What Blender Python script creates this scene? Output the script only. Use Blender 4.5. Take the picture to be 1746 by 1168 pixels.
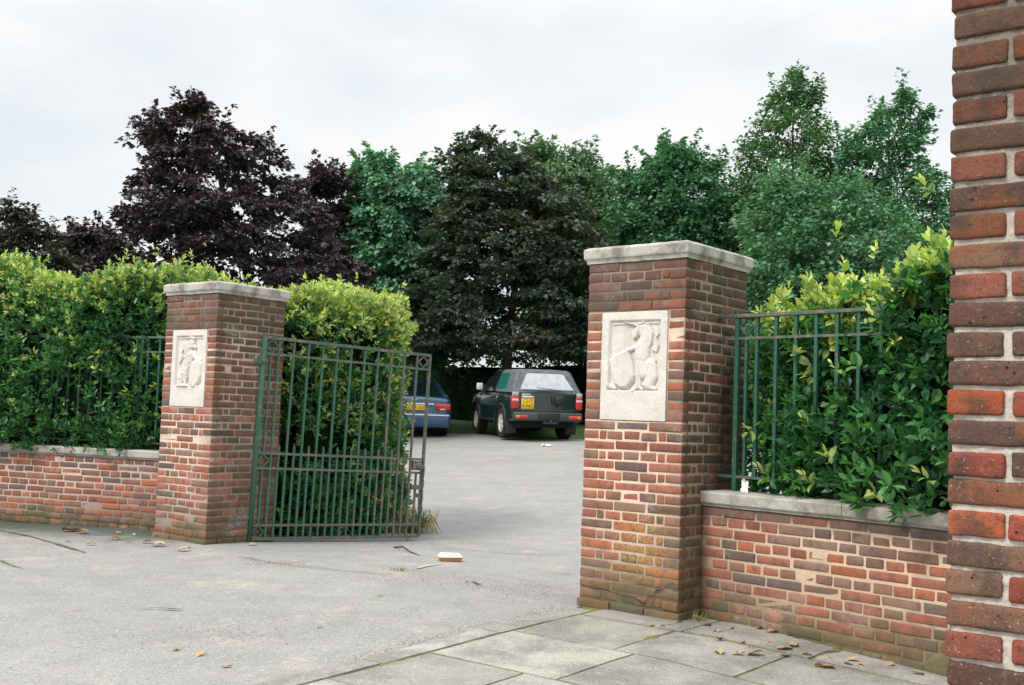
import bpy, math, random
import numpy as np
from mathutils import Matrix, Vector
random.seed(7); rng = np.random.default_rng(7)
R = math.radians
scene = bpy.context.scene
for o in list(bpy.data.objects): bpy.data.objects.remove(o)
C = scene.collection

# ------------------------------------------------------------------ camera
CAM_H, CAM_PITCH, CAM_ROLL, CAM_F = 1.1919, 0.0671, 0.0357, 1860.7      # focal length in pixels of a 1746 px wide frame
cd = bpy.data.cameras.new('camera'); cam = bpy.data.objects.new('camera', cd); C.objects.link(cam)
cd.sensor_width = 36; cd.lens = CAM_F/1746*36; cd.clip_start = .05; cd.clip_end = 3000
cam.matrix_world = Matrix.Translation((0, 0, CAM_H)) @ Matrix.Rotation(math.pi/2+CAM_PITCH, 4, 'X') @ Matrix.Rotation(CAM_ROLL, 4, 'Z')
scene.camera = cam
scene.render.resolution_x = 1024; scene.render.resolution_y = 685
# ------------------------------------------------------------------ exposure
scene.view_settings.view_transform = 'Standard'; scene.view_settings.look = 'None'
scene.view_settings.exposure = 0.38; scene.view_settings.gamma = 1.0
# ------------------------------------------------------------------ sky: overcast, thin blue showing through
SUN_EL, SUN_DIR = R(48), (-.80, -.60)
world = bpy.data.worlds.new('World'); scene.world = world; world.use_nodes = True
nt = world.node_tree; nt.nodes.clear(); N = nt.nodes; Lk = nt.links
out = N.new('ShaderNodeOutputWorld'); mixs = N.new('ShaderNodeMixShader')
sky = N.new('ShaderNodeTexSky'); sky.sky_type = 'NISHITA'; sky.sun_disc = False
sky.sun_elevation = SUN_EL; sky.sun_rotation = math.atan2(SUN_DIR[0], SUN_DIR[1]); sky.air_density = 1.5; sky.dust_density = 3
b1 = N.new('ShaderNodeBackground'); b1.inputs[1].default_value = .12; Lk.new(sky.outputs[0], b1.inputs[0])
tc = N.new('ShaderNodeTexCoord'); sep = N.new('ShaderNodeSeparateXYZ'); Lk.new(tc.outputs['Generated'], sep.inputs[0])
mr = N.new('ShaderNodeMapRange'); mr.inputs[1].default_value = .34; mr.inputs[2].default_value = .9
mr.inputs[3].default_value = .74; mr.inputs[4].default_value = 2.0; Lk.new(sep.outputs[2], mr.inputs[0])
mp = N.new('ShaderNodeMapping'); mp.inputs['Scale'].default_value = (1, 1, 2.6); Lk.new(tc.outputs['Generated'], mp.inputs[0])
nz = N.new('ShaderNodeTexNoise'); nz.inputs['Scale'].default_value = 2.6; nz.inputs['Detail'].default_value = 5; nz.inputs['Roughness'].default_value = .55
Lk.new(mp.outputs[0], nz.inputs[0])
cr = N.new('ShaderNodeValToRGB'); cr.color_ramp.elements[0].position = .36; cr.color_ramp.elements[0].color = (.84, .91, .97, 1)
cr.color_ramp.elements[1].position = .62; cr.color_ramp.elements[1].color = (1.10, 1.08, 1.07, 1); Lk.new(nz.outputs[0], cr.inputs[0])
b2 = N.new('ShaderNodeBackground'); Lk.new(cr.outputs[0], b2.inputs[0]); Lk.new(mr.outputs[0], b2.inputs[1])
mixs.inputs[0].default_value = .90
Lk.new(b1.outputs[0], mixs.inputs[1]); Lk.new(b2.outputs[0], mixs.inputs[2]); Lk.new(mixs.outputs[0], out.inputs[0])
# ------------------------------------------------------------------ soft sun behind cloud
sd = bpy.data.lights.new('sun', 'SUN'); sd.energy = 1.8; sd.angle = R(14); sd.color = (1, .95, .87)
so = bpy.data.objects.new('sun', sd); C.objects.link(so)
dv = Vector((SUN_DIR[0]*math.cos(SUN_EL), SUN_DIR[1]*math.cos(SUN_EL), math.sin(SUN_EL)))
so.rotation_euler = dv.to_track_quat('Z', 'Y').to_euler(); so.location = dv*30

# ================================================================== helpers
def ray(u, v):
    U = (u-873)/CAM_F; V = (v-584)/CAM_F; cr_, sr_ = math.cos(CAM_ROLL), math.sin(CAM_ROLL)
    a = U*cr_+V*sr_; b = -U*sr_+V*cr_; cp, sp = math.cos(CAM_PITCH), math.sin(CAM_PITCH)
    return np.array([a, cp+b*sp, sp-b*cp])
def at(u, v, Y):
    d = ray(u, v); return np.array([0, 0, CAM_H])+d*(Y/d[1])

AM = .676
RN = np.array([1.0396, 6.558]); LN = np.array([-2.5655, 9.4432]); AR, AL = .7029, .6485
DM = np.array([math.cos(AM), -math.sin(AM)]); SM = np.array([math.sin(AM), math.cos(AM)])
def sstep(a, b, x):
    t = np.clip((x-a)/(b-a), 0, 1); return t*t*(3-2*t)
_bx = np.array([-60, -12, -6, -3, -1, 0, .5, 1.2, 2.2, 3.2, 5, 14.5, 16.3, 17.8, 20, 400.])
_bz = np.array([-.35, -.30, -.20, -.08, -.02, 0, -.012, -.045, -.08, -.075, .01, .60, .70, .96, 1.05, 1.05])
_fx = np.linspace(-60, 60, 2401); _fz = np.interp(_fx, _bx, _bz); _k = np.hanning(17); _k /= _k.sum()
_fz2 = np.convolve(np.pad(_fz, 8, 'edge'), _k, 'valid')
def gz(x, y):
    x = np.asarray(x, float); y = np.asarray(y, float)
    rx, ry = x-RN[0], y-RN[1]
    b = rx*SM[0]+ry*SM[1]; s = rx*DM[0]+ry*DM[1]
    z = np.interp(b, _fx, _fz2)
    z = z - .05*np.clip(s-.4, 0, 3)*(1-sstep(1.5, 4, b))
    z = z - .03*np.clip(-s-6.0, 0, 3)*(1-sstep(1.5, 4, b))
    return z
def ong(u, v):
    d = ray(u, v); t = 2.0
    for _ in range(20000):
        P = np.array([0, 0, CAM_H])+d*t
        if P[2] <= gz(P[0], P[1]): return P
        t += .01
    return P
# value noise
def _h(i, j, k):
    n = (i*374761393+j*668265263+k*2147483647*3+k*1274126177) & 0xffffffff
    n = ((n ^ (n >> 13))*1274126177) & 0xffffffff
    return ((n ^ (n >> 16)) & 0xffff)/65535.0
def noise(P, s=1.0, seed=0):
    P = np.asarray(P, float)*s+seed*17.3; i = np.floor(P).astype(np.int64); f = P-i; f = f*f*(3-2*f); r = 0
    for a in (0, 1):
        for b in (0, 1):
            for c in (0, 1):
                w = (f[:, 0] if a else 1-f[:, 0])*(f[:, 1] if b else 1-f[:, 1])*(f[:, 2] if c else 1-f[:, 2])
                r = r+w*_h(i[:, 0]+a, i[:, 1]+b, i[:, 2]+c)
    return r*2-1

class MB:
    """collects vertices and faces (with material slot and optional colour) for ONE mesh"""
    def __init__(s): s.v = []; s.f = []; s.m = []; s.c = []; s.n = 0
    def add(s, V, F, mat=0, col=None):
        V = np.asarray(V, float).reshape(-1, 3); s.v.append(V); n = s.n
        s.f += [tuple(int(i)+n for i in q) for q in F]; s.m += [mat]*len(F)
        c = np.ones((len(V), 3))*(np.array(col) if col is not None else np.ones(3)); s.c.append(c); s.n += len(V); return s
    def box(s, x0, x1, y0, y1, z0, z1, mat=0, r=0, T=None):
        if r <= 0:
            V = np.array([[x, y, z] for x in (x0, x1) for y in (y0, y1) for z in (z0, z1)], float)
            F = [(0, 1, 3, 2), (4, 6, 7, 5), (0, 4, 5, 1), (2, 3, 7, 6), (0, 2, 6, 4), (1, 5, 7, 3)]
        else:
            fr, ou, F = RB3; h = np.array([(x1-x0), (y1-y0), (z1-z0)])/2; r_ = min(r, h.min()*.95)
            V = np.array([(x0+x1)/2, (y0+y1)/2, (z0+z1)/2])+fr*(h-r_)+ou*r_
        if T is not None: V = V@T[0].T+T[1]
        return s.add(V, F, mat)
    def tube(s, pts, rad, seg=8, mat=0, cap=True, col=None):
        pts = np.asarray(pts, float); n = len(pts); rad = np.ones(n)*rad
        tg = np.gradient(pts, axis=0); tg /= np.linalg.norm(tg, axis=1)[:, None]+1e-12
        up = np.array([0, 0, 1.]) if abs(tg[0][2]) < .9 else np.array([1., 0, 0])
        V = []
        for i in range(n):
            a = np.cross(tg[i], up); a /= np.linalg.norm(a)+1e-12; b = np.cross(a, tg[i])
            up = b
            for k in range(seg):
                t = 2*math.pi*(k+.5)/seg; V.append(pts[i]+rad[i]*(a*math.cos(t)+b*math.sin(t)))
        F = [(i*seg+k, i*seg+(k+1) % seg, (i+1)*seg+(k+1) % seg, (i+1)*seg+k) for i in range(n-1) for k in range(seg)]
        if cap: F += [tuple(range(seg))[::-1], tuple((n-1)*seg+k for k in range(seg))]
        return s.add(V, F, mat, col)
    def bar(s, a, b, w, d=None, mat=0, ref=(0, 0, 1)):
        """square bar from a to b, w wide, d deep"""
        a = np.array(a, float); b = np.array(b, float); d = d or w; t = b-a; L = np.linalg.norm(t); t /= L
        rf = np.array(ref, float)
        if abs(t@rf) > .95: rf = np.array([1., 0, 0])
        x = np.cross(t, rf); x /= np.linalg.norm(x); y = np.cross(x, t)
        V = [p+x*i*w/2+y*j*d/2 for p in (a, b) for i, j in ((-1, -1), (1, -1), (1, 1), (-1, 1))]
        return s.add(V, [(0, 1, 2, 3), (7, 6, 5, 4), (0, 4, 5, 1), (1, 5, 6, 2), (2, 6, 7, 3), (3, 7, 4, 0)], mat)
    def lathe(s, prof, axis='x', c=(0, 0, 0), seg=24, mat=0):
        """prof: list of (radius, offset along axis)"""
        V = []; n = len(prof)
        for r, o in prof:
            for k in range(seg):
                t = 2*math.pi*k/seg; p = (o, r*math.cos(t), r*math.sin(t))
                if axis == 'y': p = (p[1], p[0], p[2])
                if axis == 'z': p = (p[1], p[2], p[0])
                V.append(np.array(c)+p)
        F = [(i*seg+k, i*seg+(k+1) % seg, (i+1)*seg+(k+1) % seg, (i+1)*seg+k) for i in range(n-1) for k in range(seg)]
        return s.add(V, F, mat)
    def build(s, name, mats, parent=None, smooth=False, bevel=0):
        V = np.concatenate(s.v) if s.v else np.zeros((0, 3))
        o = rawmesh(name, V, s.f, mats, parent, smooth, np.concatenate(s.c), s.m)
        if bevel:
            m = o.modifiers.new('bevel', 'BEVEL'); m.width = bevel; m.segments = 2; m.limit_method = 'ANGLE'; m.angle_limit = R(40)
        return o
def rawmesh(name, V, F, mats, parent=None, smooth=False, col=None, mi=None):
    me = bpy.data.meshes.new(name)
    if isinstance(F, np.ndarray):
        k = F.shape[1]; me.vertices.add(len(V)); me.vertices.foreach_set('co', np.ascontiguousarray(V, np.float32).ravel())
        me.loops.add(F.size); me.loops.foreach_set('vertex_index', F.astype(np.int32).ravel())
        me.polygons.add(len(F)); me.polygons.foreach_set('loop_start', np.arange(0, F.size, k, dtype=np.int32))
        me.update(calc_edges=True); me.validate()
    else:
        me.from_pydata(np.asarray(V).tolist(), [], F)
    if col is not None and len(me.vertices) == len(col):
        a = me.color_attributes.new('col', 'FLOAT_COLOR', 'POINT')
        a.data.foreach_set('color', np.concatenate([col, np.ones((len(col), 1))], 1).astype(np.float32).ravel())
    for m in (mats if isinstance(mats, (list, tuple)) else [mats]): me.materials.append(m)
    if mi is not None and len(me.polygons) == len(mi): me.polygons.foreach_set('material_index', np.array(mi, np.int32))
    me.polygons.foreach_set('use_smooth', np.full(len(me.polygons), bool(smooth)))
    me.update()
    o = bpy.data.objects.new(name, me); C.objects.link(o)
    if parent: o.parent = parent
    return o
def thing(name, label, cat, loc=(0, 0, 0), rz=0, group=None):
    o = bpy.data.objects.new(name, None); o.empty_display_size = .2; C.objects.link(o)
    o.location = tuple(float(c) for c in loc); o.rotation_euler = (0, 0, rz); return tag(o, label, cat, group)
def tag(o, label, cat, group=None):
    o['label'] = label; o['category'] = cat
    if group: o['group'] = group
    return o
def struct(o, kind='structure'): o['kind'] = kind; return o

def _rb(nx, ny, nz):
    """rounded-box template: (fraction, outer flag, faces)"""
    def ax(n): return [(-1, -1)]+[(-1+2*i/(n-2), 0) for i in range(n-1)]+[(1, 1)] if n > 2 else [(-1, -1), (1, 1)]
    A = [ax(nx), ax(ny), ax(nz)]; n = [len(a)-1 for a in A]; idx = {}; fr = []; ou = []
    def vid(i, j, k):
        if (i, j, k) not in idx:
            idx[(i, j, k)] = len(fr); t = [A[0][i], A[1][j], A[2][k]]
            fr.append([a[0] for a in t]); o = np.array([a[1] for a in t], float); ou.append(o/np.linalg.norm(o))
        return idx[(i, j, k)]
    F = []
    for k in (0, n[2]):
        for i in range(n[0]):
            for j in range(n[1]):
                q = [vid(i, j, k), vid(i+1, j, k), vid(i+1, j+1, k), vid(i, j+1, k)]; F.append(q if k else q[::-1])
    for j in (0, n[1]):
        for i in range(n[0]):
            for k in range(n[2]):
                q = [vid(i, j, k), vid(i+1, j, k), vid(i+1, j, k+1), vid(i, j, k+1)]; F.append(q if not j else q[::-1])
    for i in (0, n[0]):
        for j in range(n[1]):
            for k in range(n[2]):
                q = [vid(i, j, k), vid(i, j+1, k), vid(i, j+1, k+1), vid(i, j, k+1)]; F.append(q[::-1] if not i else q)
    return np.array(fr, float), np.array(ou, float), [tuple(f) for f in F]
RB3 = _rb(3, 3, 3); RBF = _rb(14, 6, 7)

# ================================================================== materials
def mat(name): 
    m = bpy.data.materials.new(name); m.use_nodes = True; n = m.node_tree; return m, n, n.nodes['Principled BSDF']
class NG:
    """tiny node-graph writer"""
    def __init__(s, t): s.t = t
    def n(s, k, **kw):
        x = s.t.nodes.new('ShaderNode'+k)
        for a, b in kw.items(): setattr(x, a, b)
        return x
    def l(s, a, b): s.t.links.new(a, b)
    def noise(s, vec, scale, detail=4, rough=.55, out=0):
        x = s.n('TexNoise'); x.inputs['Scale'].default_value = scale; x.inputs['Detail'].default_value = detail; x.inputs['Roughness'].default_value = rough
        if vec is not None: s.l(vec, x.inputs[0])
        return x.outputs[out]
    def rng(s, v, a, b, c=0, d=1, smooth=True):
        x = s.n('MapRange'); x.interpolation_type = 'SMOOTHSTEP' if smooth else 'LINEAR'
        s.l(v, x.inputs[0]); x.inputs[1].default_value = a; x.inputs[2].default_value = b; x.inputs[3].default_value = c; x.inputs[4].default_value = d; return x.outputs[0]
    def math(s, op, a, b=None):
        x = s.n('Math', operation=op)
        for i, q in enumerate((a, b)):
            if q is None: continue
            if isinstance(q, (int, float)): x.inputs[i].default_value = q
            else: s.l(q, x.inputs[i])
        return x.outputs[0]
    def mix(s, f, a, b, mode='MIX'):
        x = s.n('Mix', data_type='RGBA', blend_type=mode)
        for i, q in ((0, f), (6, a), (7, b)):
            if isinstance(q, (int, float)): x.inputs[i].default_value = q
            elif isinstance(q, tuple): x.inputs[i].default_value = (*q, 1)
            else: s.l(q, x.inputs[i])
        return x.outputs[2]
    def bump(s, h, st, dist, bs, nrm=None):
        x = s.n('Bump'); x.inputs['Strength'].default_value = st; x.inputs['Distance'].default_value = dist; s.l(h, x.inputs['Height'])
        if nrm: s.l(nrm, x.inputs['Normal'])
        s.l(x.outputs[0], bs.inputs['Normal']); return x.outputs[0]
def simple(name, col, rough=.6, metal=0, spec=.5, var=.0, scale=20, bump=0, coat=0):
    m, n, b = mat(name); g = NG(n); b.inputs['Roughness'].default_value = rough; b.inputs['Metallic'].default_value = metal
    b.inputs['Specular IOR Level'].default_value = spec; b.inputs['Coat Weight'].default_value = coat
    if var or bump:
        t = g.n('TexCoord').outputs['Object']; h = g.noise(t, scale, 5)
        c = g.mix(g.rng(h, .3, .7), tuple(x*(1-var) for x in col), tuple(min(1, x*(1+var)) for x in col)); g.l(c, b.inputs['Base Color'])
        if bump: g.bump(h, bump, .004, b)
    else: b.inputs['Base Color'].default_value = (*col, 1)
    return m
def brick_mat(name, soot=None, moss=None, side_dirt_shade=None, speck=220, white=None, gain=1.0, blotch=.55, yellow=None, soil=None):
    m, n, b = mat(name); g = NG(n); tcx = g.n('TexCoord').outputs['Object']; at_ = g.n('Attribute', attribute_name='col').outputs['Color']
    sx = g.n('SeparateXYZ'); g.l(tcx, sx.inputs[0]); X, Y, Z = sx.outputs
    n1 = g.noise(tcx, 14, 5, .6); n2 = g.noise(tcx, speck, 3, .6); n3 = g.noise(tcx, 45, 4, .6); n4 = g.noise(tcx, 3.1, 5, .6)
    c = g.mix(g.rng(n1, .48, .66, 0, blotch), at_, (.075*gain, .06*gain, .055*gain))
    c = g.mix(g.rng(n3, .3, .75, 0, .35), c, (.30*gain, .17*gain, .12*gain), 'MIX')
    c = g.mix(g.rng(n2, .56, .70, 0, .7), c, (.04, .03, .03))
    c = g.mix(g.rng(g.noise(tcx, speck*.8, 2, .5), .68, .74, 0, .5), c, (.5, .42, .36))
    if soot:
        f = g.math('MULTIPLY', g.rng(g.math('ADD', Z, g.math('MULTIPLY', g.math('SUBTRACT', n4, .5), .5)), soot[0], soot[1]), soot[2]); c = g.mix(f, c, (.075, .062, .05))
    if side_dirt_shade:   # algae, grime and shade painted into the face that looks into the corner (x near 0)
        f = g.math('MULTIPLY', g.rng(X, -.004, .0, 0, side_dirt_shade), g.rng(n4, .3, .62, .45, 1)); c = g.mix(f, c, (.060, .054, .032))
    if moss:
        f = g.math('MULTIPLY', g.rng(g.math('ADD', Z, g.math('MULTIPLY', g.math('SUBTRACT', n4, .5), .9)), moss[1], moss[0]), moss[2])
        c = g.mix(f, c, (.105, .105, .05))
    if yellow:
        dx = g.math('ABSOLUTE', g.math('SUBTRACT', X, yellow[0])); dz = g.math('ABSOLUTE', g.math('SUBTRACT', Z, yellow[1]))
        f = g.math('MULTIPLY', g.rng(dx, yellow[2], 0), g.rng(dz, yellow[3], 0)); f = g.math('MULTIPLY', f, g.rng(n3, .42, .6, 0, 1.0)); c = g.mix(f, c, (.36, .27, .06))
    if white:      # lime bloom
        f = g.math('MULTIPLY', g.rng(n4, .52, .66, 0, white), g.rng(n3, .3, .6)); c = g.mix(f, c, (.52, .46, .42))
    g.l(c, b.inputs['Base Color']); b.inputs['Roughness'].default_value = .93; b.inputs['Specular IOR Level'].default_value = .15
    h = g.math('ADD', g.math('MULTIPLY', n3, .6), g.math('MULTIPLY', n2, .5)); g.bump(h, .7, .004, b)
    return m
def column_brick_mat():
    m, n, b = mat('brick_near_column'); g = NG(n); t = g.n('TexCoord').outputs['Object']; at_ = g.n('Attribute', attribute_name='col').outputs['Color']
    sx = g.n('SeparateXYZ'); g.l(t, sx.inputs[0]); Z = sx.outputs[2]
    a = g.noise(t, 9, 6, .68); b1_ = g.noise(t, 32, 6, .7); c1 = g.noise(t, 260, 4, .7); d1 = g.noise(t, 95, 4, .65); w = g.noise(t, 5.3, 5, .6)
    c = g.mix(g.rng(a, .44, .60, 0, .72), at_, (.060, .050, .045)); c = g.mix(g.rng(w, .54, .66, 0, .6), c, (.34, .10, .035)); c = g.mix(g.rng(b1_, .52, .66, 0, .5), c, (.20, .12, .09)); c = g.mix(g.rng(d1, .56, .68, 0, .6), c, (.05, .035, .03))
    c = g.mix(g.rng(c1, .54, .66, 0, .6), c, (.035, .025, .02)); c = g.mix(g.rng(g.noise(t, 180, 2, .5), .66, .72, 0, .6), c, (.45, .36, .30))
    vo = g.n('TexVoronoi'); vo.inputs['Scale'].default_value = 42; g.l(t, vo.inputs[0]); pit = g.rng(vo.outputs['Distance'], .10, .17, 1, 0); pit = g.math('MULTIPLY', pit, g.rng(g.noise(t, 12, 2), .52, .60)); c = g.mix(pit, c, (.02, .015, .012))
    c = g.mix(g.rng(g.math('ADD', Z, g.math('MULTIPLY', w, .5)), 1.5, 2.3, 0, .55), c, (.045, .036, .024))
    g.l(c, b.inputs['Base Color']); b.inputs['Roughness'].default_value = .88; b.inputs['Specular IOR Level'].default_value = .25
    h = g.math('SUBTRACT', g.math('ADD', g.math('MULTIPLY', b1_, 1.2), g.math('ADD', g.math('MULTIPLY', c1, .35), g.math('MULTIPLY', d1, .7))), g.math('MULTIPLY', pit, 1.5)); g.bump(h, .9, .0035, b); return m
def mortar_mat(name, col, dirt=.3, z0=None, side=0):
    m, n, b = mat(name); g = NG(n); t = g.n('TexCoord').outputs['Object']; sx = g.n('SeparateXYZ'); g.l(t, sx.inputs[0]); X, Y, Z = sx.outputs
    n1 = g.noise(t, 90, 5, .65); n4 = g.noise(t, 4, 4)
    c = g.mix(g.rng(n1, .3, .7), tuple(x*.8 for x in col), col)
    c = g.mix(g.rng(n4, .45, .7, 0, dirt), c, (.2, .17, .12))
    if z0:
        f = g.rng(g.math('ADD', Z, g.math('MULTIPLY', g.math('SUBTRACT', n4, .5), .9)), z0[1], z0[0], 0, z0[2]); c = g.mix(f, c, (.15, .14, .07))
        if len(z0) > 3: c = g.mix(g.rng(Z, z0[3], z0[4], 0, .8), c, (.14, .115, .09))
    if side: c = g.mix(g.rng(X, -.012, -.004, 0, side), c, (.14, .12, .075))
    g.l(c, b.inputs['Base Color']); b.inputs['Roughness'].default_value = .95; b.inputs['Specular IOR Level'].default_value = .1
    g.bump(n1, .8, .004, b); return m
def stone_mat(name, col, stain=(.16, .15, .12), amt=.7, scale=9, bump=.5):
    m, n, b = mat(name); g = NG(n); t = g.n('TexCoord').outputs['Object']
    n1 = g.noise(t, scale, 6, .62); n2 = g.noise(t, 130, 3, .6); n3 = g.noise(t, 30, 4, .6)
    c = g.mix(g.rng(n1, .42, .68, 0, amt), col, stain); c = g.mix(g.rng(n2, .5, .72, 0, .5), c, tuple(x*.45 for x in col))
    c = g.mix(g.rng(n3, .58, .7, 0, .4), c, tuple(min(1, x*1.25) for x in col))
    g.l(c, b.inputs['Base Color']); b.inputs['Roughness'].default_value = .9; b.inputs['Specular IOR Level'].default_value = .2
    g.bump(g.math('ADD', n2, n3), bump, .004, b); return m
def paint_mat(name, green=(.028, .105, .062), rust=(.10, .052, .034), lo=.56, hi=.66, tilt=None):
    m, n, b = mat(name); g = NG(n); t = g.n('TexCoord').outputs['Object']; sx = g.n('SeparateXYZ'); g.l(t, sx.inputs[0])
    n1 = g.noise(t, 13, 5, .65); n2 = g.noise(t, 90, 3, .6); v = n1
    if tilt: v = g.math('ADD', n1, g.rng(sx.outputs[0], tilt[0], tilt[1], 0, tilt[2]))
    f = g.rng(v, lo, hi, 0, .95)
    gc = g.mix(g.rng(n2, .35, .7, 0, .55), green, tuple(x*1.5+.03 for x in green)); rc = g.mix(g.rng(n2, .4, .65), rust, (.30, .22, .18))
    g.l(g.mix(f, gc, rc), b.inputs['Base Color']); b.inputs['Roughness'].default_value = .62; g.bump(n2, .35, .002, b); return m
def leaf_mat(name, rough=.42, trans=.22, spec=.5, tcol=(1.3, 1.5, .5)):
    m, n, b = mat(name); g = NG(n); a = g.n('Attribute', attribute_name='col').outputs['Color']
    g.l(a, b.inputs['Base Color']); b.inputs['Roughness'].default_value = rough; b.inputs['Specular IOR Level'].default_value = spec
    tr = g.n('BsdfTranslucent'); g.l(g.mix(1.0, a, tcol, 'MULTIPLY'), tr.inputs[0]); mx = g.n('MixShader'); mx.inputs[0].default_value = trans
    g.l(b.outputs[0], mx.inputs[1]); g.l(tr.outputs[0], mx.inputs[2]); g.l(mx.outputs[0], n.nodes['Material Output'].inputs[0]); return m
def bark_mat(name, col):
    m, n, b = mat(name); g = NG(n); t = g.n('TexCoord').outputs['Object']; mpp = g.n('Mapping'); mpp.inputs['Scale'].default_value = (1, 1, .25); g.l(t, mpp.inputs[0])
    h = g.noise(mpp.outputs[0], 22, 5, .65); g.l(g.mix(g.rng(h, .3, .7), tuple(x*.5 for x in col), col), b.inputs['Base Color']); b.inputs['Roughness'].default_value = .9; g.bump(h, .8, .02, b); return m

M = {}
M['brickR'] = brick_mat('brick_right_pillar', soot=(1.74, 2.04, .58), moss=(.05, .42, .62), side_dirt_shade=.92, yellow=(-.27, .42, .34, .3), white=.25)
M['mortR'] = mortar_mat('mortar_right_pillar', (.66, .52, .40), .25, (.10, .42, .75, 1.72, 1.98), .75)
M['brickL'] = brick_mat('brick_left_pillar', soot=(1.6, 1.95, .55), moss=(-.05, .25, .7), side_dirt_shade=.85, white=.35)
M['mortL'] = mortar_mat('mortar_left_pillar', (.62, .51, .42), .35, (-.02, .3, .8, 1.72, 2.0), .62)
M['brickWR'] = brick_mat('brick_right_wall', moss=(-.05, .26, .75), white=.18, soot=(.52, .72, .5)); M['mortWR'] = mortar_mat('mortar_right_wall', (.60, .46, .33), .3, (0, .25, .75, .56, .70))
M['brickWL'] = brick_mat('brick_left_wall', moss=(-.06, .12, .8)); M['mortWL'] = mortar_mat('mortar_left_wall', (.58, .46, .39), .25, (-.05, .12, .8))
M['brickC'] = column_brick_mat() if True else brick_mat('brick_near_column', speck=330, blotch=.7, gain=.95, soot=(1.35, 2.1, .55)); M['mortC'] = mortar_mat('mortar_near_column', (.62, .57, .50), .3, (-9, -8, 0, 1.4, 2.1))
M['cap'] = stone_mat('weathered_cap_stone', (.50, .48, .43), (.13, .12, .10), .75, 7)
M['coping'] = stone_mat('weathered_coping_stone', (.46, .44, .40), (.14, .14, .10), .75, 5)
M['plaque'] = stone_mat('pale_carved_stone', (.68, .645, .595), (.50, .48, .45), .6, 6, .15)
M['gate'] = paint_mat('flaking_green_paint', tilt=(.9, 1.9, .22)); M['rustbar'] = paint_mat('rusty_green_paint', green=(.06, .095, .075), rust=(.10, .062, .045), lo=.42, hi=.64)
M['rail'] = paint_mat('green_railing_paint', green=(.014, .080, .052), lo=.60, hi=.72)
M['railtop'] = paint_mat('dark_rusty_rail', green=(.045, .095, .07), rust=(.12, .085, .065), lo=.46, hi=.60)
M['leaf'] = leaf_mat('hedge_leaf', .45, .28, .45); M['tleaf'] = leaf_mat('tree_leaf', .5, .18, .4); M['pleaf'] = leaf_mat('purple_leaf', .42, .14, .55, (1.6, .7, .6))
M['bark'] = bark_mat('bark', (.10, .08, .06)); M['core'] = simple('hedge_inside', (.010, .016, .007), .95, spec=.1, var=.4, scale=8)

# ================================================================== brickwork
CO = .0625                               # one course
PAL_R = [(.35, .125, .080), (.38, .15, .10), (.31, .105, .075), (.30, .145, .11), (.39, .13, .07)]
PAL_D = [(.16, .105, .085), (.21, .13, .10), (.25, .155, .12), (.125, .102, .092), (.26, .135, .10)]
PAL_C = [(.33, .075, .040), (.28, .068, .042), (.38, .095, .035), (.26, .085, .055)]; PAL_CD = [(.12, .060, .042), (.17, .085, .055), (.22, .085, .045), (.20, .11, .07)]
def bcol(dark, near=False):
    a, b = (PAL_CD, PAL_C) if near else (PAL_D, PAL_R)
    c = np.array(random.choice(a) if random.random() < dark else random.choice(b)); return c*random.uniform(.8, 1.2)
def put_bricks(mb, L, tmpl=RB3, r=(.004, .010), jit=.0018, amp=.0020, fr=30):
    fr_, ou, F = tmpl; F = np.array(F); nv = len(fr_)
    for (x0, x1, y0, y1, z0, z1, col) in L:
        h = np.array([x1-x0, y1-y0, z1-z0])/2; rr = min(random.uniform(*r), h.min()*.8)
        V = fr_*(h-rr)+ou*rr
        a = random.gauss(0, .004); ca, sa = math.cos(a), math.sin(a); V = V@np.array([[ca, 0, -sa], [0, 1, 0], [sa, 0, ca]])
        V = V+np.array([(x0+x1)/2, (y0+y1)/2, (z0+z1)/2])+rng.normal(0, jit, 3)
        if amp:
            s = random.random()*50
            V = V+np.stack([noise(V+s, fr, 1), noise(V+s, fr, 2), noise(V+s, fr, 3)], 1)*amp
            V = V+np.stack([noise(V+s, 90, 4), noise(V+s, 90, 5), noise(V+s, 90, 6)], 1)*amp*.35
        mb.add(V, F, 0, col)
J = .0055                                # half a mortar joint
def split(a, b, parts):
    """parts: relative lengths; returns (x0,x1) with joints"""
    t = np.cumsum([0]+list(parts)); t = a+(b-a)*t/t[-1]; return [(t[i]+J, t[i+1]-J) for i in range(len(parts))]
def pillar_bricks(W, D, k0, k1, plaque, tmpl=RB3, dark=(.48, .16), foot=1, **kw):
    L = []; T = .112
    for k in range(k0, k1):
        z0, z1 = k*CO+J, (k+1)*CO-J; A = k % 2 == 0; e = .012 if k < foot else 0
        pl = plaque and plaque[2] <= (k+.5)*CO <= plaque[3]
        def add(x0, x1, y0, y1, d): L.append((x0, x1, y0, y1, z0, z1, bcol(d)))
        if A:
            for yy in ((0-e, T), (D-T, D+e)):
                if pl and yy[0] <= 0: add(-W, plaque[0]-J, *yy, .2); add(plaque[1]+J, 0, *yy, .2)
                else:
                    for i, (a, b) in enumerate(split(-W-e-J, e+J, [1, 1, 1])): add(a, b, *yy, dark[0])
            for xx in ((-W-e, -W+T), (-T, e)):
                for a, b in split(T, D-T, [.5, 1, 1, 1, .5]): add(*xx, a, b, dark[0])
        else:
            for xx in ((-W-e, -W+T), (-T, e)):
                for a, b in split(-J-e, D+e+J, [1, 1, 1]):
                    if pl and xx[0] == -T and a < .05: pass
                    add(*xx, a, b, dark[1]+.2)
            for yy in ((0-e, T), (D-T, D+e)):
                if pl and yy[0] <= 0: continue
                for a, b in split(-W+T, -T, [.5, 1, 1, 1, .5]): add(a, b, *yy, dark[1])
    return L
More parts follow.
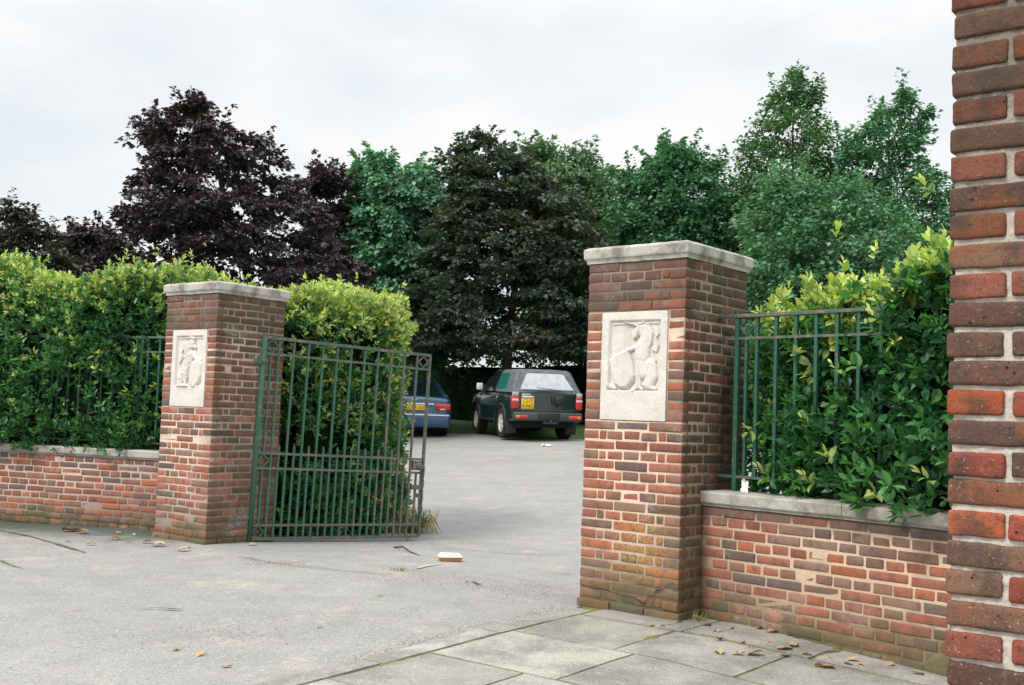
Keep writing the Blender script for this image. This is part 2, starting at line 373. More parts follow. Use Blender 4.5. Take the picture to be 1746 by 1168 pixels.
def wall_bricks(Ln, th, k0, k1, dark=.35, stair=None):
    L = []
    for k in range(k0, k1):
        z0, z1 = k*CO+J, (k+1)*CO-J; st = k % 2 == 0; w = .236 if st else .118; x = -random.random()*.02-(.06 if (k//2) % 2 else 0)-(.0 if st else .03)
        while x < Ln:
            ww = w*random.uniform(.96, 1.04)
            if random.random() < .08: ww = .236 if not st else .118
            a, b = max(x+J, 0), min(x+ww-J, Ln)
            if b-a > .03:
                c = bcol(dark+(.2 if st else 0)); L.append((a, b, 0, .1, z0, z1, c)); L.append((a, b, th-.1, th, z0, z1, c))
            x += ww
    return L
def loft_rect(mb, prof, x0, x1, y0, y1, n=10, mat=0, amp=.0):
    """closed moulding round a rectangle: prof = [(offset out, z)] bottom to top; edges subdivided and worn a little"""
    rings = []
    for o, z in prof:
        c = [(x0-o, y0-o), (x1+o, y0-o), (x1+o, y1+o), (x0-o, y1+o)]; P = []
        for i in range(4):
            a, b = np.array(c[i]), np.array(c[(i+1) % 4])
            for t in np.linspace(0, 1, n, endpoint=False): P.append([*(a+(b-a)*t), z])
        rings.append(P)
    V = np.array(rings).reshape(-1, 3); m = 4*n
    if amp: V = V+np.stack([noise(V, 24, 1), noise(V, 24, 2), noise(V, 24, 3)], 1)*amp
    F = [(i*m+k, i*m+(k+1) % m, (i+1)*m+(k+1) % m, (i+1)*m+k) for i in range(len(prof)-1) for k in range(m)]
    F.append(tuple(range(m))[::-1]); F.append(tuple((len(prof)-1)*m+k for k in range(m)))
    mb.add(V, F, mat)

# ---- carved reliefs, as height fields (coordinates in a 0..1 x 0..1.37 panel, y down)
def cap_h(P, pts, h):
    out_ = np.zeros(len(P))
    for (x0, y0, r0), (x1, y1, r1) in zip(pts[:-1], pts[1:]):
        a = np.array([x0, y0]); d = np.array([x1-x0, y1-y0]); t = np.clip(((P-a)@d)/(d@d+1e-9), 0, 1); q = a+t[:, None]*d; r = r0+(r1-r0)*t
        dd = np.linalg.norm(P-q, axis=1)/r; out_ = np.maximum(out_, h*np.sqrt(np.clip(1-dd**2.4, 0, 1)))
    return out_
def poly_h(P, poly, h, edge=.03):
    poly = np.array(poly); n = len(poly); ins = np.zeros(len(P), bool); dm = np.full(len(P), 9.)
    for i in range(n):
        a, b = poly[i], poly[(i+1) % n]; d = b-a; t = np.clip(((P-a)@d)/(d@d), 0, 1); dm = np.minimum(dm, np.linalg.norm(P-(a+t[:, None]*d), axis=1))
        c = (a[1] > P[:, 1]) != (b[1] > P[:, 1]); xx = (b[0]-a[0])*(P[:, 1]-a[1])/((b[1]-a[1]) or 1e-9)+a[0]; ins ^= c & (P[:, 0] < xx)
    return np.where(ins, h*np.clip(dm/edge, 0, 1)**.5, 0)
def unicorn(P):
    q = lambda *a: [((x-185)/435, (y-220)/435, r/435) for x, y, r in a]
    H = cap_h(P, q((470, 330, 40), (440, 270, 26), (405, 355, 20), (395, 368, 13)), .021)          # head
    H = np.maximum(H, cap_h(P, q((415, 268, 7), (310, 234, 2.5)), .018))                            # horn
    H = np.maximum(H, cap_h(P, q((475, 240, 10), (465, 270, 12)), .02))                             # ear
    H = np.maximum(H, cap_h(P, q((485, 285, 36), (492, 360, 44), (470, 440, 58), (455, 520, 66)), .024))
    H = np.maximum(H, cap_h(P, q((505, 260, 14), (535, 330, 15), (528, 410, 13), (510, 460, 9)), .017)) # mane
    H = np.maximum(H, cap_h(P, q((450, 520, 60), (455, 600, 50), (480, 650, 55)), .022))
    H = np.maximum(H, cap_h(P, q((525, 590, 56), (545, 680, 48), (520, 740, 46)), .021))            # haunch
    H = np.maximum(H, cap_h(P, q((435, 600, 28), (432, 690, 19), (428, 770, 17), (400, 785, 16)), .019))
    H = np.maximum(H, cap_h(P, q((460, 600, 22), (445, 690, 15), (450, 765, 15), (470, 780, 16)), .015))
    H = np.maximum(H, cap_h(P, q((520, 760, 20), (575, 778, 16), (480, 745, 14)), .018))
    H = np.maximum(H, cap_h(P, q((400, 450, 22), (340, 470, 16), (290, 490, 13)), .017))            # foreleg on the shield
    H = np.maximum(H, cap_h(P, q((572, 555, 9), (545, 500, 8), (545, 455, 8), (578, 480, 9), (590, 430, 8), (570, 370, 8), (590, 340, 8), (583, 300, 3)), .013)) # tail
    sh = [((x-185)/435, (y-220)/435) for x, y in ((190, 545), (250, 490), (345, 452), (385, 560), (412, 670), (400, 725), (350, 780), (290, 785), (235, 745), (205, 650))]
    H = np.maximum(H, poly_h(P, sh, .024, .05)); H = np.maximum(H, cap_h(P, q((190, 760, 20), (240, 775, 18)), .014)); return H
def lion(P):
    q = lambda *a: [((x-185)/310, (y-220)/400, r/310) for x, y, r in a]
    H = cap_h(P, q((350, 300, 42), (345, 330, 34)), .023); H = np.maximum(H, cap_h(P, q((320, 250, 12), (350, 240, 12), (385, 255, 12)), .02))
    H = np.maximum(H, cap_h(P, q((385, 335, 16), (400, 350, 10)), .021)); H = np.maximum(H, cap_h(P, q((300, 330, 34), (310, 400, 44), (330, 450, 40)), .02))
    H = np.maximum(H, cap_h(P, q((330, 430, 55), (300, 540, 50), (270, 650, 50)), .021)); H = np.maximum(H, cap_h(P, q((330, 480, 26), (310, 600, 20), (300, 740, 18), (330, 755, 14)), .022))
    H = np.maximum(H, cap_h(P, q((240, 660, 44), (235, 740, 26), (300, 765, 15)), .018)); H = np.maximum(H, cap_h(P, q((240, 620, 9), (215, 520, 8), (255, 450, 8), (235, 400, 8), (275, 350, 10), (262, 300, 12)), .013))
    H = np.maximum(H, cap_h(P, q((380, 420, 24), (420, 470, 16), (460, 485, 12)), .02)); n = noise(np.concatenate([P*1, P[:, :1]*0], 1), 16, 3); H = H*(1+.22*n)
    sh = [((x-185)/310, (y-220)/400) for x, y in ((360, 500), (430, 468), (492, 500), (488, 640), (460, 720), (410, 770), (355, 740), (335, 640))]
    return np.maximum(H, poly_h(P, sh, .024, .05))
def add_plaque(parent, x0, x1, z0, z1, fn, label):
    """pale panel flush with the brick face (local y=0), field recessed, figure carved in the field"""
    w, h = x1-x0, z1-z0; nx, nz_ = 200, 270; X, Zz = np.meshgrid(np.linspace(0, 1, nx), np.linspace(0, 1, nz_)); P = np.stack([X.ravel(), Zz.ravel()], 1)
    fx0, fx1, fz0, fz1 = .105, .905, .075, .735
    ins = (P[:, 0] > fx0) & (P[:, 0] < fx1) & (P[:, 1] > fz0) & (P[:, 1] < fz1)
    q = np.stack([(P[:, 0]-fx0)/(fx1-fx0), (P[:, 1]-fz0)/(fz1-fz0)*1.333], 1)
    H = np.full(len(P), -.002); dx = np.minimum(P[:, 0]-fx0, fx1-P[:, 0])*w; dz = (P[:, 1]-fz0)*h; dz2 = (fz1-P[:, 1])*h
    rec = -.022*np.clip(np.minimum(np.minimum(dx, dz), dz2*2)/.014, 0, 1)
    H = np.where(ins, rec, H); F_ = fn(q); gr = (np.maximum(fn(q-np.array([.022, .006])), fn(q-np.array([.010, .012]))) > .004) & (F_ < .0015); H = np.where(ins, H+F_*1.0, H); H = np.where(ins & gr, H-.004, H)
    H = np.where(ins & (dz > .016) & (dz < .028) & (dx > .02), H+.008, H)
    H = H+noise(np.concatenate([P, P[:, :1]*0], 1), 30, 2)*.0007
    V = np.stack([x0+P[:, 0]*w, -.004-H, z1-P[:, 1]*h], 1)
    F = [(j*nx+i, (j+1)*nx+i, (j+1)*nx+i+1, j*nx+i+1) for j in range(nz_-1) for i in range(nx-1)]
    fm = ins.reshape(nz_, nx); Ff = []; Fi = []
    for f in F:
        (Fi if all(ins[v] for v in f) else Ff).append(f)
    slab = MB(); slab.add(V, Ff); 
    # sides back into the wall
    bd = [i for i in range(nx)]+[(j)*nx+nx-1 for j in range(1, nz_)]+[(nz_-1)*nx+i for i in range(nx-2, -1, -1)]+[j*nx for j in range(nz_-2, 0, -1)]
    Vb = V[bd]; Vk = Vb.copy(); Vk[:, 1] = .05; m_ = len(bd); slab.add(np.concatenate([Vb, Vk]), [(i, (i+1) % m_, m_+(i+1) % m_, m_+i) for i in range(m_)])
    p = slab.build('stone_plaque', M['plaque'], parent, True)
    r_ = MB(); r_.add(V, Fi); o = r_.build('carved_relief', M['plaque'], p, True); o['label'] = label
    return p
CAPP = [(-.03, .0), (.008, .0), (.010, .010), (.014, .020), (.016, .026), (.024, .030), (.027, .040), (.029, .086), (.024, .096), (.008, .104), (-.30, .112)]
W_, D_, HB = .7283, .7649, 35*CO
def make_pillar(name, label, P, a, z0, brick, mortar, fn, rl, seed):
    random.seed(seed)
    t = thing(name, label, 'pillar', (P[0], P[1], z0), -a)
    mb = MB(); pq = (-.612, -.120, 19*CO, 30*CO)
    put_bricks(mb, pillar_bricks(W_, D_, -4, 35, pq, foot=1))
    mi = .004; mb.box(-W_+mi, -mi, .06, D_-mi, -.3, HB-.002, 1)
    for (xa, xb, za, zb) in ((-W_+mi, -mi, -.3, pq[2]), (-W_+mi, pq[0], pq[2], pq[3]), (pq[1], -mi, pq[2], pq[3]), (-W_+mi, -mi, pq[3], HB-.002)):
        mb.box(xa, xb, mi, .07, za, zb, 1)
    mb.build('brick_shaft', [brick, mortar], t, True)
    cp = MB(); loft_rect(cp, [(o, HB+z) for o, z in CAPP], -W_, 0, 0, D_, 14, 0, .0022); c = cp.build('stone_cap', M['cap'], t, False)
    add_plaque(t, pq[0]+.004, pq[1]-.004, pq[2]+.004, pq[3]-.004, fn, rl); return t
pilR = make_pillar('gate_pillar', 'right brick gate pillar with a carved unicorn plaque and pale stone cap', RN, AR, 0, M['brickR'], M['mortR'], unicorn, 'pale relief of a seated unicorn holding a shield', 3)
pilL = make_pillar('gate_pillar', 'left brick gate pillar with a carved lion plaque, the open gate hung on it', LN, AL, -.018, M['brickL'], M['mortL'], lion, 'pale relief of a crowned lion holding a shield', 5)

q = MB(); pth = [(-.70, .14), (-.62, .128), (-.52, .13), (-.40, .118), (-.30, .112), (-.235, .085), (-.205, .125), (-.17, .14), (-.15, .175), (-.10, .19), (-.07, .215), (-.03, .235)]; Vc = []
for i, (x, z) in enumerate(pth): w = .0022+.004*(i in (5, 8)); Vc += [(x, -.0105, z-w), (x, -.0105, z+w)]
q.add(Vc, [(2*i, 2*i+2, 2*i+3, 2*i+1) for i in range(len(pth)-1)]); q.build('crack', simple('dark_crack', (.03, .025, .02), 1), pilR)
# ---- low walls with stone coping
def make_wall(name, label, P, ang, Ln, th, nk, brick, mortar, seed, k0=-4, zb=0.0):
    random.seed(seed); t = thing(name, label, 'wall', (P[0], P[1], zb), ang); mb = MB(); put_bricks(mb, wall_bricks(Ln, th, k0, nk))
    mb.box(0, Ln, .004, th-.004, k0*CO, nk*CO-.001, 1); mb.build('brickwork', [brick, mortar], t, True)
    # coping in stones butted along the wall
    x = 0; prof = [(-.012, 0), (-.012, .010), (-.022, .014), (-.028, .022), (-.03, .074), (-.024, .083), (0.05, .088)]
    full = prof+[(th-.05, .088), (th+.024, .083), (th+.03, .074), (th+.028, .022), (th+.022, .014), (th+.012, .010), (th+.012, 0)]
    cb = MB(); n = len(full)
    while x < Ln:
        x1 = min(x+random.uniform(.85, 1.0), Ln); xs = np.linspace(x+.002, x1-.002, 9); V = np.array([[xx, y, nk*CO+z] for xx in xs for y, z in full])
        V = V+np.stack([noise(V, 16, 1), noise(V, 16, 2), noise(V, 16, 3)], 1)*.0022
        F = [(i*n+k, i*n+(k+1) % n, (i+1)*n+(k+1) % n, (i+1)*n+k) for i in range(8) for k in range(n)]+[tuple(range(n))[::-1], tuple(8*n+k for k in range(n))]
        F = [f[::-1] for f in F]; cb.add(V, F); x = x1
    cb.build('coping', M['coping'], t, False); return t
WR0 = RN+.25*np.array([math.sin(AR), math.cos(AR)])+np.array([.0, 0]); AWR = -R(47.5)
WRd = np.array([math.cos(AWR), math.sin(AWR)]); WRn = np.array([-WRd[1], WRd[0]])
wallR = make_wall('boundary_wall', 'low brick wall with stone coping between right pillar and near column', WR0+WRd*.004, AWR, 3.4, .33, 11, M['brickWR'], M['mortWR'], 11, zb=0.003)
AWL = math.atan2(-.62, 1.64); WLd = np.array([math.cos(AWL), math.sin(AWL)]); WLn = np.array([-WLd[1], WLd[0]])
WL1 = np.array([-3.46, 10.43])+WLd*.55; LLEN = 5.2; WL0 = WL1-WLd*LLEN
wallL = make_wall('boundary_wall', 'low brick wall with stone coping running left from the lion pillar', WL0, AWL, LLEN, .33, 10, M['brickWL'], M['mortWL'], 12, zb=.028)

# ---- near brick column at the right edge of the picture
random.seed(21)
XC, YC, AC, ZC = .9281, 2.3165, .6515, 2.0961
colT = thing('brick_column', 'tall dark red brick column close by with thick white mortar joints', 'column', (XC, YC, 0), -AC)
kk = int(ZC//CO); off = ZC-kk*CO
L = []; CW = .74
for k in range(-8, 52):
    z0, z1 = k*CO+off+J-.0003, (k+1)*CO+off-J+.0003; A = (k-kk) % 2 == 1
    def cc(): 
        return bcol(.78 if A else .20, True)
    if not A:
        for yy in ((0, .112), (CW-.112, CW)):
            for i, (a, b) in enumerate(split(.0-J, CW+J, [1, .5, 1, 1, .5, 1, 1])): L.append((a+.001, b-.001, *yy, z0, z1, cc()))
        for xx in ((0, .112), (CW-.112, CW)):
            for a, b in split(.112, CW-.112, [1, 1, 1]): L.append((*xx, a, b, z0, z1, cc()))
    else:
        for yy in ((0, .112), (CW-.112, CW)):
            for a, b in split(-J, CW+J, [1, 1, 1]): L.append((a, b, *yy, z0, z1, cc()))
        for xx in ((0, .112), (CW-.112, CW)):
            for a, b in split(.112, CW-.112, [.5, 1, 1, 1, .5]): L.append((*xx, a, b, z0, z1, cc()))
mb = MB(); near = [b for b in L if b[2] <= 0.0001 or b[0] <= 0.0001]; rest = [b for b in L if not (b[2] <= .0001 or b[0] <= 0.0001)]
put_bricks(mb, near, RBF, (.0035, .008), .0016, .0019, 26); put_bricks(mb, rest)
mx = MB(); n_ = 150; zs = np.linspace(-.5, 3.25, 720)
ring = [(.005, .005, CW-.01, 0)]
per = [(t, 0) for t in np.linspace(0, 1, n_, endpoint=False)]+[(1, t) for t in np.linspace(0, 1, 12, endpoint=False)]+[(1-t, 1) for t in np.linspace(0, 1, 12, endpoint=False)]+[(0, 1-t) for t in np.linspace(0, 1, 24, endpoint=False)]
V = np.array([[.0095+p[0]*(CW-.019), .0095+p[1]*(CW-.019), z] for z in zs for p in per]); V = V+np.stack([noise(V, 60, 1), noise(V, 60, 2), 0*V[:, 0]], 1)*.0022+np.stack([noise(V, 190, 3), noise(V, 190, 4), 0*V[:, 0]], 1)*.0018
m_ = len(per); F = [(i*m_+k, i*m_+(k+1) % m_, (i+1)*m_+(k+1) % m_, (i+1)*m_+k) for i in range(len(zs)-1) for k in range(m_)]+[tuple((len(zs)-1)*m_+k for k in range(m_))]
mb.add(V, F, 1); mb.build('brick_shaft', [M['brickC'], M['mortC']], colT, True)
cp = MB(); loft_rect(cp, [(o, 52*CO+off+z) for o, z in CAPP], 0, CW, 0, CW, 10); cp.build('stone_cap', M['cap'], colT)
#@@SPLIT
# ================================================================== ground, asphalt, paving
def lines(segs):
    L = [segs[0][0]]
    for a, b, n in segs: L += list(np.linspace(a, b, n+1)[1:])
    return np.array(L)
GX = lines([(-400, -60, 8), (-60, -12, 24), (-12, -5, 35), (-5, 4, 150), (4, 10, 30), (10, 60, 24), (60, 400, 8)])
GY = lines([(-60, -4, 14), (-4, 3, 35), (3, 13, 190), (13, 32, 110), (32, 60, 20), (60, 500, 12)])
def sheet(name, m, keep=None, dz=0, rough=0, GX=GX, GY=GY):
    X, Y = np.meshgrid(GX, GY); P = np.stack([X.ravel(), Y.ravel()], 1); z = gz(P[:, 0], P[:, 1])+dz
    if rough: z = z+noise(np.stack([P[:, 0], P[:, 1], 0*z], 1), 1.3, 5)*rough+noise(np.stack([P[:, 0], P[:, 1], 0*z], 1), 5, 6)*rough*.3
    nx = len(GX); j, i = np.meshgrid(np.arange(len(GY)-1), np.arange(nx-1), indexing='ij'); a = (j*nx+i).ravel(); F = np.stack([a, a+1, a+nx+1, a+nx], 1)
    if keep is not None:
        c = P[F].mean(1); F = F[keep(c[:, 0], c[:, 1])]
        u, inv = np.unique(F, return_inverse=True); F = inv.reshape(F.shape); P = P[u]; z = z[u]
    return rawmesh(name, np.stack([P[:, 0], P[:, 1], z], 1), F, m, None, True)
# (asphalt) pale worn tarmac with sandy patches, coarse stones and fine cracks
m, n, b = mat('worn_asphalt'); g = NG(n); t = g.n('TexCoord').outputs['Object']
big = g.noise(t, .7, 5, .6); mid = g.noise(t, 3.2, 6, .62); fine = g.noise(t, 160, 3, .6); med = g.noise(t, 55, 4, .6); sand = g.noise(t, 1.5, 7, .7)
c = g.mix(g.rng(big, .3, .7), (.285, .279, .270), (.35, .338, .312)); c = g.mix(g.rng(mid, .35, .7, 0, .5), c, (.225, .225, .228))
c = g.mix(g.rng(fine, .50, .66, 0, .75), c, (.09, .09, .095)); c = g.mix(g.rng(med, .56, .66, 0, .6), c, (.48, .47, .44)); c = g.mix(g.rng(g.noise(t, 28, 3, .6), .60, .70, 0, .5), c, (.14, .14, .14))
c = g.mix(g.math('MULTIPLY', g.rng(sand, .53, .68, 0, .8), g.rng(g.noise(t, 18, 5, .7), .38, .62)), c, (.45, .38, .29))
sx = g.n('SeparateXYZ'); g.l(t, sx.inputs[0]); dl = g.math('SUBTRACT', g.math('ADD', g.math('MULTIPLY', sx.outputs[0], .3536), g.math('MULTIPLY', sx.outputs[1], .9354)), .3536*-3.46+.9354*10.43)
lf = g.math('MULTIPLY', g.rng(g.math('ADD', dl, g.math('MULTIPLY', g.math('SUBTRACT', mid, .5), .9)), -1.1, -.2, 0, 1), g.rng(sx.outputs[0], -2.5, -3.3)); c = g.mix(lf, c, (.085, .105, .090))
g.l(c, b.inputs['Base Color']); b.inputs['Roughness'].default_value = .93; b.inputs['Specular IOR Level'].default_value = .2
g.bump(g.math('ADD', g.math('ADD', fine, med), g.math('MULTIPLY', mid, 2)), .6, .006, b); M['asphalt'] = m
m, n, b = mat('grass_and_soil'); g = NG(n); t = g.n('TexCoord').outputs['Object']; n1 = g.noise(t, 1.2, 6, .65); n2 = g.noise(t, 25, 4, .6)
c = g.mix(g.rng(n1, .30, .45), (.16, .12, .07), (.075, .17, .03)); c = g.mix(g.rng(n2, .4, .7, 0, .5), c, (.04, .09, .02)); g.l(c, b.inputs['Base Color']); b.inputs['Roughness'].default_value = .95; g.bump(n2, .8, .03, b); M['soil'] = m
m, n, b = mat('paving_slab'); g = NG(n); t = g.n('TexCoord').outputs['Object']; at_ = g.n('Attribute', attribute_name='col').outputs['Color']
n1 = g.noise(t, 2.2, 6, .62); n2 = g.noise(t, 150, 3, .6); n3 = g.noise(t, 14, 4, .6)
c = g.mix(g.rng(n1, .38, .64, 0, .75), at_, (.17, .16, .145)); c = g.mix(g.rng(n2, .48, .64, 0, .7), c, (.09, .085, .08)); c = g.mix(g.rng(n3, .58, .70, 0, .5), c, (.40, .38, .34)); c = g.mix(g.rng(g.noise(t, 60, 4, .6), .56, .68, 0, .5), c, (.46, .44, .41))
g.l(c, b.inputs['Base Color']); b.inputs['Roughness'].default_value = .9; b.inputs['Specular IOR Level'].default_value = .25; g.bump(g.math('ADD', n2, n3), .5, .004, b); M['slab'] = m
m, n, b = mat('moss_in_joints'); g = NG(n); t = g.n('TexCoord').outputs['Object']; n1 = g.noise(t, 6, 4); n2 = g.noise(t, 120, 3)
c = g.mix(g.rng(n1, .38, .6), (.11, .09, .05), (.22, .22, .05)); c = g.mix(g.rng(n2, .4, .7, 0, .5), c, (.05, .06, .02)); g.l(c, b.inputs['Base Color']); b.inputs['Roughness'].default_value = 1; g.bump(n2, 1, .01, b); M['moss'] = m

struct(sheet('ground', M['soil'], None, -.06))
KA = np.array([.506, 6.745]); KU = np.array([-.625, -.781]); KV = np.array([.781, -.625])
def bof(x, y): return (x-RN[0])*SM[0]+(y-RN[1])*SM[1]
def sof(x, y): return (x-RN[0])*DM[0]+(y-RN[1])*DM[1]
struct(sheet('asphalt_drive', M['asphalt'], lambda x, y: (bof(x, y) < 15.9+.25*noise(np.stack([x, y, 0*x], 1), 1.1, 3)) & (abs(x) < 60) & ~(((x-KA[0])*KV[0]+(y-KA[1])*KV[1] > -.10) & ((x-KA[0])*KV[0]+(y-KA[1])*KV[1] < 5.1) & ((x-KA[0])*KU[0]+(y-KA[1])*KU[1] > -.55) & ((x-KA[0])*KU[0]+(y-KA[1])*KU[1] < 4.7)), 0, .004))
struct(sheet('grass_bank', M['soil'], lambda x, y: (bof(x, y) > 15.3) & (bof(x, y) < 60) & (abs(x) < 60), -.012, .03))
def slab_grid(name, rows, A, U, V, seed, mt='slab', h=.05, top=.018, tone=(.37, .355, .33)):
    """flagstones as separate worn slabs of one pavement: rows = [(u0, u1, [v seams])]"""
    random.seed(seed); mb = MB()
    for u0, u1, vs in rows:
        for v0, v1 in zip(vs[:-1], vs[1:]):
            g_ = .010; nu, nv = max(3, int((u1-u0)/.07)), max(3, int((v1-v0)/.07))
            uu = np.linspace(u0+g_, u1-g_, nu); vv = np.linspace(v0+g_, v1-g_, nv); UU, VV = np.meshgrid(uu, vv, indexing='ij')
            P = A+UU.reshape(-1, 1)*U+VV.reshape(-1, 1)*V; tx, ty, dz = random.gauss(0, .002), random.gauss(0, .002), random.uniform(-.002, .003)
            cu = (UU.ravel()-(u0+u1)/2); cv = (VV.ravel()-(v0+v1)/2); z = gz(P[:, 0], P[:, 1])+top+dz+tx*cu*2+ty*cv*2
            ed = np.minimum(np.minimum(UU.ravel()-u0, u1-UU.ravel()), np.minimum(VV.ravel()-v0, v1-VV.ravel())); z = z-np.where(ed < .013, .003, 0)+noise(np.stack([P[:, 0], P[:, 1], 0*z], 1), 9, 3)*.0012
            Vt = np.stack([P[:, 0], P[:, 1], z], 1); F = [(i*nv+j, (i+1)*nv+j, (i+1)*nv+j+1, i*nv+j+1) for i in range(nu-1) for j in range(nv-1)]
            bd = [(i, 0) for i in range(nu)]+[(nu-1, j) for j in range(1, nv)]+[(i, nv-1) for i in range(nu-2, -1, -1)]+[(0, j) for j in range(nv-2, 0, -1)]
            bi = [i*nv+j for i, j in bd]; Lw = Vt[bi].copy(); Lw[:, 2] -= h; k0 = len(Vt); nb = len(bi)
            F += [(bi[(q+1) % nb], bi[q], k0+q, k0+(q+1) % nb) for q in range(nb)]
            tn = random.uniform(.85, 1.18); mb.add(np.concatenate([Vt, Lw]), F, 0, np.array(tone)*tn*np.array([1, random.uniform(.98, 1.01), random.uniform(.93, 1.02)]))
    return struct(mb.build(name, M[mt], None, False))
rows = []; us = [-.64, .06, .71, 1.395, 2.08, 2.76, 3.44, 4.12, 4.8]; st = [.0, .66, .80, .62, .78, .64, .80, .62]
for i in range(8):
    seams = [0, st[i] or .70]
    while seams[-1] < 5: seams.append(seams[-1]+(.76 if i % 2 == 0 else .70))
    rows.append((us[i], us[i+1], seams))
slab_grid('pavement', rows, KA, KU, KV, 4)
ks = [-.1]
while ks[-1] < 6: ks.append(ks[-1]+.91)
slab_grid('kerb', [(a, b_, [-.165, -.004]) for a, b_ in zip(ks[:-1], ks[1:])], KA, KU, KV, 6, tone=(.38, .37, .345), top=.019)
def ribbon(name, m, pts, w, dz, seed=1, kind='structure', wob=.35):
    """a thin strip lying on the ground along pts, ragged edges"""
    mb = MB(); pts = np.array(pts, float); seg = np.linalg.norm(np.diff(pts, axis=0), axis=1); t = np.concatenate([[0], np.cumsum(seg)]); ts = np.arange(0, t[-1], .03)
    x = np.interp(ts, t, pts[:, 0]); y = np.interp(ts, t, pts[:, 1]); P3 = np.stack([x, y, 0*x], 1); x = x+noise(P3, 7, seed)*.012; y = y+noise(P3, 7, seed+3)*.012
    tx, ty = np.gradient(x), np.gradient(y); l = np.hypot(tx, ty)+1e-9; nx_, ny_ = -ty/l, tx/l; ww = w*(1+wob*noise(P3, 11, seed+5))*np.clip(np.minimum(ts, t[-1]-ts)/.12, .15, 1); V = []
    for k in (-.5, .5): V.append(np.stack([x+nx_*ww*k, y+ny_*ww*k, gz(x+nx_*ww*k, y+ny_*ww*k)+dz], 1))
    n_ = len(ts); mb.add(np.concatenate(V), [(i, i+1, n_+i+1, n_+i) for i in range(n_-1)]); o = mb.build(name, m); o['kind'] = kind; return o
# moss bed that shows in the joints
ub = np.arange(-.7, 4.9, .05); vb = np.arange(-.16, 5.3, .05); UU, VV = np.meshgrid(ub, vb, indexing='ij'); P = KA+UU.reshape(-1, 1)*KU+VV.reshape(-1, 1)*KV
nv = len(vb); F = np.array([(i*nv+j, (i+1)*nv+j, (i+1)*nv+j+1, i*nv+j+1) for i in range(len(ub)-1) for j in range(nv-1)])
struct(rawmesh('paving_bed', np.stack([P[:, 0], P[:, 1], gz(P[:, 0], P[:, 1])+.0115+.004*noise(np.stack([P[:, 0], P[:, 1], 0*P[:, 0]], 1), 4, 2)], 1), F, M['moss'], None, True))
# left pavement: big dark flags mostly overlaid by tarmac; two mossy joints show
def W2(*uv): return [tuple(ong(u, v)[:2]) for u, v in uv]
m = simple('damp_dark_asphalt', (.13, .15, .14), .9, var=.45, scale=6, bump=.5)
def blob(name, m, pts, dz):
    pts = np.array(pts); c0 = pts.mean(0); V = []; F = []; rings = 10; q = []
    for i in range(len(pts)):
        a, b_ = pts[i], pts[(i+1) % len(pts)]
        for t_ in np.linspace(0, 1, 24, endpoint=False): q.append(a+(b_-a)*t_)
    q = np.array(q); q = q+np.stack([noise(np.stack([q[:, 0], q[:, 1], 0*q[:, 0]], 1), 4, 1), noise(np.stack([q[:, 0], q[:, 1], 0*q[:, 0]], 1), 4, 2)], 1)*.05
    n_ = len(q)
    for r in range(rings+1): V.append(c0+(q-c0)*(r/rings))
    V = np.concatenate(V); F = [(r*n_+i, r*n_+(i+1) % n_, (r+1)*n_+(i+1) % n_, (r+1)*n_+i) for r in range(1, rings) for i in range(n_)]+[(0, n_+i, n_+(i+1) % n_) for i in range(n_)]
    return struct(rawmesh(name, np.stack([V[:, 0], V[:, 1], gz(V[:, 0], V[:, 1])+dz], 1), F, m, None, True))
M['jt'] = simple('mossy_joint', (.14, .15, .10), 1, var=.5, scale=30, bump=1)
ribbon('pavement_joint', M['jt'], W2((-60, 893), (60, 917), (150, 944)), .028, .0062, 2, wob=.8)
ribbon('pavement_joint', M['jt'], W2((-60, 940), (0, 957), (38, 971)), .022, .0062, 8, wob=.8)
M['crack'] = simple('crack_in_tarmac', (.05, .045, .04), 1); M['grit'] = simple('pale_grit', (.46, .40, .32), .95, var=.35, scale=60, bump=1)
for i, (pp, w) in enumerate([(((395, 948), (470, 962), (560, 972), (690, 985)), .010), (((720, 933), (800, 938), (860, 945), (985, 948)), .010), (((780, 995), (806, 993), (826, 1003)), .012), (((940, 978), (985, 980)), .022), (((225, 1043), (265, 1038), (330, 1044)), .014)]):
    ribbon('asphalt_crack', M['crack'], W2(*pp), w, .010, 20+i, wob=.8)
ribbon('kerb_edge_stone', M['grit'], W2((706, 972), (730, 966), (757, 962)), .022, .008, 40)
def grit(name, n, f, seed, s0=.003, s1=.009, col=(.46, .40, .32)):
    """loose stones scattered by f(rng, n) -> xy"""
    g2 = np.random.default_rng(seed); P = f(g2, n); n = len(P); O8 = np.array([[1, 0, 0], [-1, 0, 0], [0, 1, 0], [0, -1, 0], [0, 0, 1], [0, 0, -1.]]); F8 = np.array([[0, 2, 4], [2, 1, 4], [1, 3, 4], [3, 0, 4], [2, 0, 5], [1, 2, 5], [3, 1, 5], [0, 3, 5]])
    sz = g2.uniform(s0, s1, n)*g2.uniform(.6, 1.2, n); V = O8[None]*sz[:, None, None]*g2.uniform(.6, 1.3, (n, 6, 1))*np.array([1, 1, .6]); V = V+np.stack([P[:, 0], P[:, 1], gz(P[:, 0], P[:, 1])+.006], 1)[:, None]
    c = np.array(col)*g2.uniform(.5, 1.25, (n, 1)); return struct(rawmesh(name, V.reshape(-1, 3), (F8[None]+(np.arange(n)*6)[:, None, None]).reshape(-1, 3), M['stones'], None, False, np.repeat(c, 6, 0)), 'stuff')
M['stones'] = leaf_mat('loose_stones', .9, 0.0, .2)
